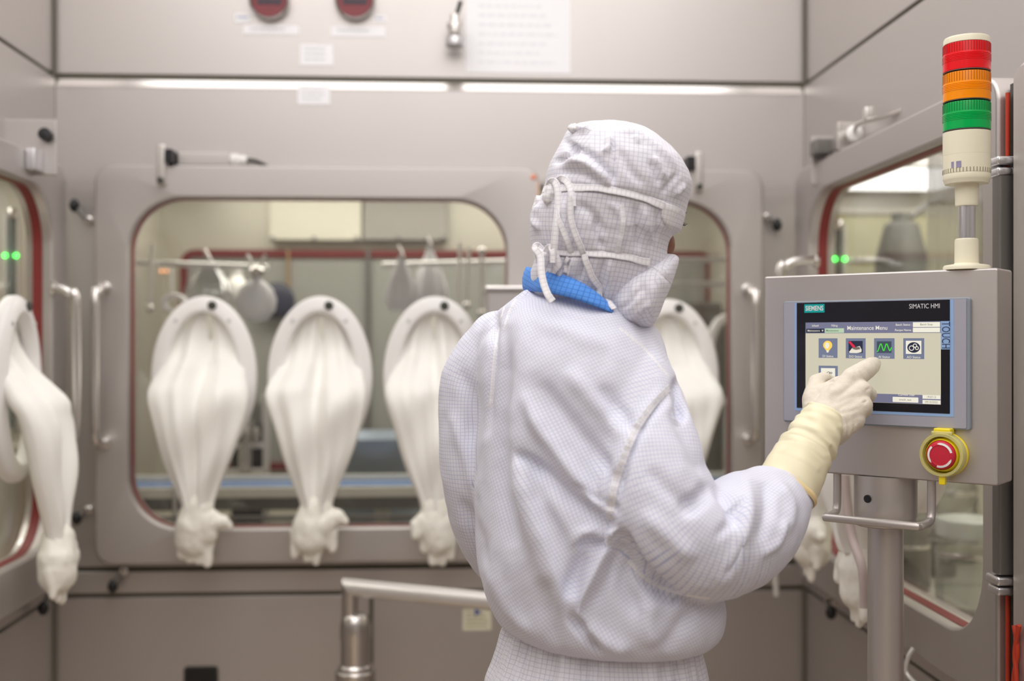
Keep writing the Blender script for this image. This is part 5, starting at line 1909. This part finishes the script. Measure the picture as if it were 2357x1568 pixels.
# ---- trousers
m = MB()
TR = [(1395, 1190, 1600, 1.63, .118), (1440, 1168, 1598, 1.63, .122), (1490, 1152, 1603, 1.63, .128), (1530, 1138, 1612, 1.63, .136), (1580, 1118, 1622, 1.63, .146), (1680, 1104, 1628, 1.63, .15), (1800, 1110, 1622, 1.63, .145), (1860, 1130, 1610, 1.63, .13)]
m.rows(lr_rows(dense(TR), 72, 2.2, -.2), True, True, True)
for (a, b, c_) in ((1258, 1250, 1246), (1480, 1490, 1494)):
    q0, q1, q2 = C(a, 1800, 1.63), C(b, 2330, 1.64), C(c_, 2860, 1.66)
    q2.z = .10
    m.tube(spline([q0, q1, q2], 8), list(np.linspace(.092, .068, 17)), 28)
tr = remesh(m, 'trousers', .005, 6)
uv_bones(tr, [([C(1375, 1350, 1.63), C(1375, 2900, 1.63)], .14, 0)])
co_, no_ = get_co(tr), get_no(tr)
px_, d_ = to_px(co_)
cen = C(1380, 1500, 1.63)
ang = np.arctan2(co_[:, 1] - cen.y, co_[:, 0] - cen.x)
zt_ = C(1380, 1430, 1.63).z
k_ = np.clip(1 - np.abs(co_[:, 2] - (zt_ - .02)) / .14, 0, 1)
set_co(tr, co_ + no_ * ((np.sin(ang * 34 + np.sin(ang * 7) * 2) * .0035 + np.sin(ang * 15 + 1.3) * .003) * k_)[:, None])
wrinkle(tr, .004, 9, 8.)
part('trousers', tr, hood_m)

# ---- body under the clothes
HC = C(1402, 505, 1.605)
m = MB()
rotM = Matrix((FWD, SIDE, UPH)).transposed()
m.sphere(HC + UPH * .004 + FWD * .012, 1, 32, (.086, .072, .104), rotM)                              # skull
m.sphere(HC + FWD * .035 - UPH * .06, 1, 24, (.058, .056, .066), rotM)                 # jaw
m.chain([(HC + FWD * .088 + UPH * .002, .011), (HC + FWD * .106 - UPH * .034, .014), (HC + FWD * .098 - UPH * .046, .012)])   # nose
m.chain([(HC + FWD * .084 + SIDE * .012 + UPH * .022, .013), (HC + FWD * .078 + SIDE * .044 + UPH * .020, .012)])            # brows
m.chain([(HC + FWD * .084 - SIDE * .012 + UPH * .022, .013), (HC + FWD * .078 - SIDE * .044 + UPH * .020, .012)])
m.chain([(HC + FWD * .088 + SIDE * .016 - UPH * .072, .009), (HC + FWD * .091 - UPH * .073, .010), (HC + FWD * .088 - SIDE * .016 - UPH * .072, .009)])   # lips
for s in (-1, 1):                                                                       # ears, cheeks
    m.sphere(HC + SIDE * s * .076 - UPH * .005, 1, 16, (.018, .007, .030), rotM)
    m.sphere(HC + FWD * .062 + SIDE * s * .036 - UPH * .028, .026, 16)
neck0 = C(1322, 690, 1.635)
m.chain([(HC - UPH * .05 - FWD * .01, .058), (neck0, .055), (C(1310, 790, 1.64), .062)])
m.rows(lr_rows(dense([(700, 1230, 1420, 1.635, .06), (760, 1175, 1430, 1.635, .075), (850, 1160, 1462, 1.64, .09), (1000, 1160, 1500, 1.635, .1), (1200, 1160, 1520, 1.635, .1), (1420, 1205, 1570, 1.635, .1), (1560, 1165, 1590, 1.635, .115), (1760, 1150, 1590, 1.635, .115)]), 48, 2.2, -.22), True, True, True)
m.chain([(C(1440, 890, 1.58), .045), (C(1510, 1120, 1.495), .042), (C(1600, 1235, 1.485), .038), (C(1740, 1180, 1.55), .034), (wr_r, .026)], 14)
m.chain([(C(1170, 820, 1.69), .036), (C(1098, 1000, 1.705), .034), (C(1106, 1110, 1.71), .032), (C(1200, 1305, 1.84), .032), (wr_l, .025)], 14)
for a, b, c_ in ((1258, 1250, 1246), (1480, 1490, 1494)):
    q0, q1, q2 = C(a, 1760, 1.63), C(b, 2330, 1.64), C(c_, 2900, 1.66)
    q2.z = .10
    m.chain([(q0, .078), (q1, .052), (q2, .036)])
    m.chain([(q2 + Vector((0, 0, -.04)), .032), (q2 + FWD * .12 + Vector((0, 0, -.055)), .026)])
bd = remesh(m, 'body', .0045, 5)
body = part('body', bd, skin_m, label='brown skin showing only at the eyes')
for s in (-1, 1):
    ec = HC + FWD * .0835 + SIDE * s * .032 + UPH * .001
    e_ = MB().sphere(ec, .0125, 20).build('eye', eye_w, person)
    MW[e_.name] = MWp
    MB().sphere(ec + FWD * .0085, .0058, 14).build('iris', iris_m, e_)
    m = MB()
    for k in range(9):                                                                  # lashes
        t_ = (k - 4) / 4
        p = ec + FWD * .011 + SIDE * t_ * .013 + UPH * (.007 - .003 * t_ * t_)
        m.tube([p, p + FWD * .007 + UPH * .0005, p + FWD * .012 + UPH * .004], [.0009, .0007, .0002], 6)
    m.tube(spline([ec + FWD * .012 + SIDE * q_ * .014 + UPH * (.0065 - .003 * q_ * q_) for q_ in (-1, -.5, 0, .5, 1)], 3), .0013, 8)
    m.build('eyelashes', hair_m, person)
    m = MB()
    m.tube(spline([HC + FWD * (.0985 - .004 * abs(q_)) + SIDE * s * (.032 + q_ * .02) + UPH * (.026 - .004 * abs(q_)) for q_ in (-1, 0, 1)], 5), [.0018 + .0015 * math.sin(PI * i / 10) for i in range(11)], 8)
    m.build('eyebrow', hair_m, person)

# ---- hood
HOOD = [(283, 1342, 1412, 1.60, .012), (288, 1322, 1450, 1.60, .038), (300, 1306, 1484, 1.60, .058), (320, 1296, 1513, 1.60, .074), (345, 1282, 1540, 1.60, .086), (372, 1266, 1564, 1.60, .096), (400, 1257, 1580, 1.602, .102), (428, 1254, 1588, 1.603, .105),
        (452, 1243, 1584, 1.604, .104), (476, 1229, 1577, 1.606, .101), (500, 1221, 1572, 1.607, .099), (520, 1219, 1567, 1.608, .098), (535, 1219, 1562, 1.608, .097), (540, 1220, 1551, 1.609, .096), (548, 1221, 1541, 1.61, .095), (560, 1222, 1535, 1.61, .094), (575, 1226, 1532, 1.612, .092),
        (590, 1230, 1531, 1.613, .091), (605, 1228, 1534, 1.614, .09), (622, 1220, 1533, 1.616, .088), (645, 1217, 1526, 1.62, .086), (675, 1222, 1508, 1.625, .08), (705, 1240, 1492, 1.63, .074), (735, 1262, 1478, 1.635, .066), (752, 1290, 1466, 1.638, .055)]
m = MB().rows(lr_rows(HOOD, 96, 2.15, -.12), True, True, True)
bmesh.ops.triangulate(m.bm, faces=[f for f in m.bm.faces if len(f.verts) > 4])
bmesh.ops.subdivide_edges(m.bm, edges=list(m.bm.edges), cuts=1, use_grid_fill=True, smooth=.0)
hd = remesh(m, 'hood', .0030, 4)
HF = [
    # cap: gathered crown knot and radiating folds
    ([(1325, 292), (1345, 300), (1360, 292)], 8, .006),
    ([(1312, 330), (1322, 350), (1300, 362), (1275, 372)], 9, -.009),
    ([(1298, 320), (1316, 340), (1350, 352), (1388, 385), (1412, 430)], 10, -.007),
    ([(1300, 372), (1345, 375), (1390, 410), (1404, 432)], 12, .007),
    ([(1290, 395), (1340, 400), (1385, 428)], 9, -.005),
    ([(1411, 318), (1412, 370), (1412, 425)], 6, -.006),
    ([(1402, 310), (1400, 340), (1385, 352)], 9, .005),
    ([(1430, 300), (1470, 308), (1520, 345), (1555, 385)], 12, .004),
    ([(1425, 340), (1445, 385), (1480, 425)], 12, -.005),
    ([(1462, 312), (1470, 330)], 6, .005),
    ([(1505, 360), (1520, 385), (1528, 412)], 7, .006),
    ([(1495, 370), (1510, 400), (1518, 425)], 8, -.005),
    ([(1560, 400), (1540, 425), (1525, 445)], 8, -.005),
    ([(1575, 425), (1552, 450)], 7, .005),
    # straps bite in
    ([(1262, 436), (1330, 432), (1410, 438), (1470, 452), (1530, 473)], 9, -.0045),
    ([(1240, 588), (1290, 583), (1370, 585), (1440, 592), (1500, 604)], 9, -.0045),
    # middle part
    ([(1240, 470), (1228, 500), (1240, 530)], 9, .006),
    ([(1322, 470), (1360, 490), (1390, 540)], 14, -.005),
    ([(1400, 470), (1420, 480), (1432, 520), (1425, 575)], 10, .005),
    ([(1462, 470), (1466, 520), (1470, 575)], 9, -.007),
    ([(1482, 475), (1490, 520), (1505, 560)], 9, .005),
    ([(1372, 500), (1376, 545), (1390, 575)], 9, -.006),
    ([(1300, 460), (1298, 520), (1310, 575)], 13, .004),
    ([(1510, 480), (1515, 520), (1498, 570)], 8, -.004),
    # neck gathers
    ([(1262, 590), (1258, 625)], 6, -.006), ([(1285, 592), (1290, 640)], 6, .005), ([(1302, 592), (1300, 640)], 5, -.006), ([(1322, 595), (1310, 640)], 6, .005), ([(1345, 598), (1330, 650)], 7, -.005),
    ([(1390, 600), (1380, 640), (1378, 680)], 8, -.005), ([(1405, 600), (1400, 660), (1390, 700)], 8, .004),
]
tilt = Matrix.Rotation(math.radians(9), 3, Vector(camdir(0, 0, 1)))
axes = [tilt @ camdir(1, 0, .15).normalized(), tilt @ camdir(-.15, 0, 1).normalized(), tilt @ camdir(0, 1, 0)]
uv_box(hd, axes)
sculpt(hd, [(p_, w_ * .72, a_ * 1.25) for p_, w_, a_ in HF])
wrinkle(hd, .0010, 20, 5., (1.4, 1.4, .7))
smooth_mesh(hd, 1)
hood = part('hood', hd, hood_m)
hb = BVHTree.FromPolygons([MWp @ v.co for v in hd.vertices], [tuple(p.vertices) for p in hd.polygons])

# ---- face mask over nose, mouth and chin
MASK = [(588, 1505, 1548, 1.625, .040), (597, 1488, 1559, 1.622, .052), (606, 1470, 1558, 1.62, .064), (622, 1440, 1552, 1.615, .076), (645, 1410, 1543, 1.61, .084), (675, 1388, 1532, 1.608, .088), (705, 1380, 1520, 1.608, .088), (730, 1392, 1510, 1.612, .080), (750, 1420, 1499, 1.62, .060), (763, 1452, 1488, 1.63, .03)]
m = MB().rows(lr_rows(dense(MASK, 3), 72, 2.1, -.3), True, True, True)
mk_ = remesh(m, 'face_mask', .0030, 4)
sculpt(mk_, [([(1478, 650), (1484, 690), (1478, 735)], 6, -.004), ([(1458, 650), (1460, 690), (1440, 725)], 9, .003), ([(1500, 650), (1505, 690), (1492, 745)], 9, .003),
             ([(1425, 715), (1455, 690), (1480, 660)], 7, -.004), ([(1440, 740), (1470, 715), (1500, 700)], 8, .004), ([(1496, 608), (1520, 625), (1545, 652)], 5, -.003)])
wrinkle(mk_, .0015, 28, 9.)
uv_box(mk_, [Matrix.Rotation(math.radians(-6), 3, Vector(camdir(0, 0, 1))) @ a for a in (camdir(.9, 0, -.4).normalized(), camdir(.4, 0, .9).normalized(), camdir(0, 1, 0))])
mask = part('face_mask', mk_, hood_m)
mkb = BVHTree.FromPolygons([MWp @ v.co for v in mk_.vertices], [tuple(p.vertices) for p in mk_.polygons])

# brow band of the hood, bound edges
def band(name, pts_top, pts_bot, dd, mat, parent, thick=.002):
    """small stitched flap given by its upper and lower edges (px, py, depth)"""
    def on(p):
        dv = (C(p[0], p[1], 1.) - CAM).normalized()
        h = hb.ray_cast(CAM, dv)
        return h[0] - dv * .003 if h[0] is not None and h[3] < p[2] * 1.1 else C(*p)
    A = [on(p) for p in pts_top]; B_ = [on(p) for p in pts_bot]
    A, B_ = spline(A, 6), spline(B_, 6)
    rows = []
    for a, b in zip(A, B_):
        view = (a - CAM).normalized()
        rows.append([a, a * .75 + b * .25 - view * .001, a * .25 + b * .75 - view * .001, b, b + view * thick, a + view * thick])
    m = MB().rows(rows, True, True, True)
    me = m.mesh(name)
    uv_box(me, axes)
    o = link_mesh(name, me, mat, parent)
    MW[o.name] = MWp
    return o


band('brow_band', [(1524, 464, 1.522), (1540, 469, 1.53), (1558, 476, 1.55), (1576, 487, 1.585)], [(1522, 500, 1.522), (1535, 522, 1.535), (1549, 529, 1.555), (1567, 537, 1.585)], 0, strap_m, hood)

# ties: two straps round the back of the hood, bows and hanging ends
TW = .0098
ribbon('strap', [(1256, 440), (1290, 436), (1360, 436), (1420, 444), (1470, 456), (1526, 474)], .0105, [hb], strap_m, hood, lift=.004)
ribbon('strap', [(1236, 588), (1286, 584), (1360, 587), (1430, 593), (1492, 604)], .0098, [hb, mkb], strap_m, hood, lift=.004)
ribbon('tie', [(1268, 446, 1.56), (1264, 424, 1.55), (1274, 417, 1.545), (1283, 432, 1.54), (1285, 470, 1.535), (1280, 520, 1.53), (1276, 560, 1.53), (1273, 600, 1.535)], TW, [hb], strap_m, hood)
ribbon('tie', [(1278, 430, 1.555), (1288, 412, 1.545), (1304, 417, 1.535), (1315, 440, 1.525), (1318, 475, 1.520)], TW, [hb], strap_m, hood)
ribbon('tie', [(1316, 455), (1316, 490), (1325, 530), (1340, 566), (1352, 600), (1368, 645), (1390, 690), (1410, 718)], TW * .9, [hb, jb], strap_m, hood, lift=.006)
ribbon('tie', [(1283, 470), (1291, 510), (1306, 555), (1318, 582)], TW * .8, [hb], strap_m, hood, lift=.003)
ribbon('tie', [(1252, 582, 1.545), (1238, 566, 1.545), (1232, 572, 1.54), (1244, 590, 1.535), (1246, 625, 1.528), (1252, 655, 1.522), (1262, 680, 1.515), (1272, 694, 1.512)], TW, [hb], strap_m, hood)
ribbon('tie', [(1256, 580, 1.54), (1264, 568, 1.535), (1272, 580, 1.53), (1272, 605, 1.53)], TW * .8, [hb], strap_m, hood)
ribbon('tie', [(1282, 588), (1284, 610), (1280, 628)], TW * .9, [hb], strap_m, hood, lift=.004)
ribbon('tie', [(1312, 595), (1302, 615), (1296, 626)], TW * .7, [hb], strap_m, hood, lift=.004)
ribbon('mask_edge', [(1496, 608), (1520, 624), (1545, 650)], .004, [mkb], seamf_m, mask, lift=.0008, thick=.0006)
ribbon('hood_seam', [(1430, 470), (1434, 510), (1428, 550), (1420, 582)], .007, [hb], seamf_m, hood, lift=.0004, thick=.0006, pucker=.0003)
for q_, r_, s_, nm in ((C(1333, 297, 1.565), .009, (1.5, 1, .7), 'crown_knot'), (C(1268, 448, 1.555), .012, (.9, .9, 1.2), 'tie_knot'), (C(1250, 592, 1.548), .011, (1, .9, 1.1), 'tie_knot'), (C(1242, 476, 1.60), .011, (.9, 1, 1.5), 'gathered_edge')):
    me = MB().sphere(q_, r_, 24, s_).mesh(nm)
    wrinkle(me, .004, 90, 3.3)
    uv_box(me, axes)
    link_mesh(nm, me, strap_m, hood)

# ---- blue stand collar
bot = [(1204, 668, 1.655), (1225, 671, 1.60), (1262, 675, 1.555), (1310, 686, 1.532), (1360, 702, 1.525), (1410, 722, 1.535), (1440, 742, 1.57), (1448, 745, 1.64), (1400, 735, 1.72), (1320, 705, 1.75), (1240, 680, 1.72)]
top = [(1211, 614, 1.655), (1232, 618, 1.605), (1266, 624, 1.565), (1312, 638, 1.542), (1356, 660, 1.535), (1400, 694, 1.545), (1428, 718, 1.575), (1438, 715, 1.64), (1395, 690, 1.715), (1320, 655, 1.735), (1245, 625, 1.71)]
A = cspline([C(*p) for p in bot], 8); B_ = cspline([C(*p) for p in top], 8)
cc = sum(B_, Vector()) / len(B_)
rows = []
for i in range(5):
    g = i / 4
    rows.append([a.lerp(b, g) + (a.lerp(b, g) - cc).normalized() * (.003 * math.sin(PI * g) + .0012 * math.sin(k * .55) * math.sin(PI * g)) for k, (a, b) in enumerate(zip(A, B_))])
for i in range(4, -1, -1):
    g = i / 4
    rows.append([a.lerp(b, g) + (cc - a.lerp(b, g)).normalized() * .0025 for a, b in zip(A, B_)])
rows.append(rows[0])
m = MB().rows(rows)
bmesh.ops.remove_doubles(m.bm, verts=m.bm.verts, dist=1e-6)
me = m.mesh('collar')
uv_bones(me, [([C(1320, 760, 1.63), C(1330, 560, 1.63)], .075, -.25)])
part('collar', me, collar_m, label='blue stand collar with a dark grid')

# ---- right glove, pointing with the index finger
def HP(px, py, d): return C(px, py, d)
m = MB()
wr = HP(1888, 985, 1.632)
mcp = [HP(1962, 872, 1.652), HP(1982, 900, 1.640), HP(1984, 934, 1.630), HP(1968, 966, 1.626)]
base = [HP(1893, 955, 1.645), HP(1902, 968, 1.638), HP(1905, 985, 1.630), HP(1900, 1000, 1.628)]
for b, k_, rb, rk in zip(base, mcp, (.0225, .023, .022, .02), (.0155, .0160, .0155, .0145)):
    m.chain([(wr.lerp(b, .3), .024), (b, rb), (b.lerp(k_, .55), (rb + rk) / 2 + .001), (k_, rk)])
tip = HP(2013, 837, 1.693)
pip = HP(1992, 852, 1.668)
m.chain([(mcp[0], .0165), (pip, .0148), (pip.lerp(tip, .6), .0132), (tip, .0098)])
# folded fingers: out to the knuckle, back under the palm
m.chain([(mcp[1], .0150), (HP(2000, 908, 1.672), .0118), (HP(1982, 930, 1.698), .0105), (HP(1958, 936, 1.690), .0095)])
m.chain([(mcp[2], .0145), (HP(1990, 944, 1.664), .0115), (HP(1970, 956, 1.690), .0102), (HP(1948, 954, 1.680), .0092)])
m.chain([(mcp[3], .0130), (HP(1974, 972, 1.656), .0105), (HP(1957, 978, 1.676), .0092), (HP(1938, 968, 1.668), .0085)])
# thumb: leaves the side of the palm near its base
m.chain([(HP(1880, 962, 1.650), .020), (HP(1874, 920, 1.668), .0175), (HP(1880, 882, 1.688), .0132), (HP(1896, 873, 1.706), .0112), (HP(1912, 878, 1.72), .0095)])
m.chain([(HP(1874, 922, 1.668), .016), (HP(1930, 885, 1.660), .0125)])
# heel of the hand and wrist
m.chain([(HP(1920, 995, 1.640), .021), (HP(1955, 962, 1.645), .019)])
m.chain([(HP(1862, 1030, 1.622), .030), (wr, .0305), (HP(1905, 960, 1.642), .028)])
gm = remesh(m, 'glove', .0019, 6)
GF = [([(1845, 952), (1880, 962), (1915, 990), (1932, 1028)], 6, .0022), ([(1850, 940), (1890, 948), (1930, 985), (1945, 1020)], 5, -.0012),
      ([(1933, 945), (1945, 968), (1945, 1000), (1935, 1022)], 2.5, .0011), ([(1918, 948), (1928, 970), (1932, 1000)], 2.5, .0010), ([(1958, 960), (1960, 985), (1950, 1012)], 2.5, .0010), ([(1972, 975), (1968, 1000)], 2.2, .0008),
      ([(1972, 850), (1984, 860), (1992, 876)], 2.2, .0013), ([(1966, 856), (1976, 870)], 2.2, -.0006),
      ([(1905, 935), (1920, 960), (1925, 990)], 2.5, .0007), ([(1880, 955), (1900, 975), (1912, 1005)], 3, .0009), ([(2003, 893), (1992, 900)], 3, -.0012), ([(1996, 922), (1986, 928)], 3, -.0014), ([(1900, 880), (1920, 876)], 3, -.0015)]
sculpt(gm, [(p_, w_, a_ * 1.5) for p_, w_, a_ in GF])
sculpt(gm, [([(1905, 905), (1935, 895), (1958, 884)], 9, .0012), ([(1915, 930), (1950, 918), (1975, 908)], 6, -.0012), ([(1922, 955), (1955, 948), (1978, 940)], 5, -.0010), ([(1850, 930), (1872, 938), (1898, 962)], 4, .0012), ([(1990, 845), (2000, 860), (2004, 876)], 2.5, -.0008)])
wrinkle(gm, .0006, 55, 2.)
glove = part('glove', gm, latex, label='cream latex glove, index finger pointing')
# long yellow cuff pulled over the sleeve end
CUFF = [(1806, 1128, 1.590, .0435), (1809, 1122, 1.592, .0445), (1815, 1112, 1.594, .0437), (1826, 1092, 1.598, .0425), (1840, 1067, 1.604, .0408), (1852, 1046, 1.610, .0392), (1861, 1030, 1.614, .0386), (1870, 1013, 1.618, .0372), (1880, 995, 1.624, .0348), (1889, 979, 1.630, .0333), (1897, 964, 1.636, .0318), (1901, 957, 1.639, .0305)]
pts, rs = spline([C(*c_[:3]) for c_ in CUFF], 8, [c_[3] for c_ in CUFF])
m = MB()
axv = (pts[-1] - pts[0]).normalized()
u_ = axv.cross(Vector((0, 0, 1))).normalized(); v_ = axv.cross(u_)
rows = []
n_ = 72
for i, (p, r) in enumerate(zip(pts, rs)):
    g = i / (len(pts) - 1)
    row = []
    for k in range(n_):
        a = 2 * PI * k / n_
        tw = g * len(pts) + 2.2 * math.sin(a + .6)
        rr = r * (1 + .022 * math.sin(a * 3 + g * 5) * (1 - g)) + .0007 * math.sin(tw * .6) * (g > .5) * (1 - max(0, g - .9) * 8) + .0008 * math.sin(a * 5 + g * 17) + .0016 * noise.noise(Vector((a * 1.3, g * 16, 1.7))) * (g > .3)
        if .42 < g < .60: rr += .0015 * math.sin((g - .42) / .18 * PI * 2 + a * 1.2) * (.4 + .6 * math.sin(a + 1) ** 2)
        row.append(p + (u_ * math.cos(a) + v_ * math.sin(a)) * rr)
    rows.append(row)
inner = [[p + (q - p) * .94 for q in row] for p, row in zip(pts, rows)]
m.rows(rows + inner[::-1] + [rows[0]])
bmesh.ops.remove_doubles(m.bm, verts=m.bm.verts, dist=1e-6)
cuff = m.build('cuff', latex_y, glove, label='yellowish rolled glove cuff')
MW[cuff.name] = MWp
ring = [rows[1][k] + (rows[1][k] - pts[2]).normalized() * .0006 for k in range(n_)] if False else rows[2]
m = MB()
rr_ = []
for k in range(n_):
    q0 = rows[3][k]; cdir = (q0 - pts[3]).normalized()
    rr_.append([q0 + cdir * (.0012 + .0020 * math.sin(PI * j / 4)) - axv * (.009 * (j / 4) - .0045) if j <= 4 else None for j in range(5)])
rr_.append(rr_[0])
m.rows(rr_, False)
b_ = m.build('cuff_bead', latex_o, glove)

# ---- left glove and shoes (out of sight from here)
M0 = Matrix.Identity(4)
gl2 = gm.copy()
c1 = np.array(wr); P_ = get_co(gl2)
P_ = P_ if True else P_
loc = (np.array([MWp @ Vector(p) for p in P_]) - c1)
right = np.array(camdir(1, 0, 0)); dep = np.array(camdir(0, 0, 1))
a_, b2, c2_ = loc @ right, loc[:, 2].copy(), loc @ dep
new = np.array(wr_l) + np.outer(-b2 * .55 + a_ * .2 + .02, right) * -1 + np.outer(c2_ + a_ * .8, dep) + np.stack([np.zeros(len(a_)), np.zeros(len(a_)), -a_ * .2 - .4 * b2], 1)
set_co(gl2, new)
gl2.flip_normals()
part('glove', gl2, latex, label='other latex glove, held before the body')
for c_ in (1246, 1494):
    q2 = C(c_, 2860, 1.66); q2.z = 0
    fw = Vector((FWD.x, FWD.y, 0)).normalized()
    m = MB()
    m.chain([(q2 - fw * .05 + Vector((0, 0, .05)), .045), (q2 + fw * .06 + Vector((0, 0, .045)), .042), (q2 + fw * .15 + Vector((0, 0, .04)), .036)])
    m.chain([(q2 + Vector((0, 0, .12)), .05), (q2 - fw * .02 + Vector((0, 0, .05)), .046)])
    sm_ = remesh(m, 'shoe', .006, 4)
    P_ = get_co(sm_); P_[:, 2] = np.maximum(P_[:, 2], .001); set_co(sm_, P_)
    part('shoe', sm_, white_pl)
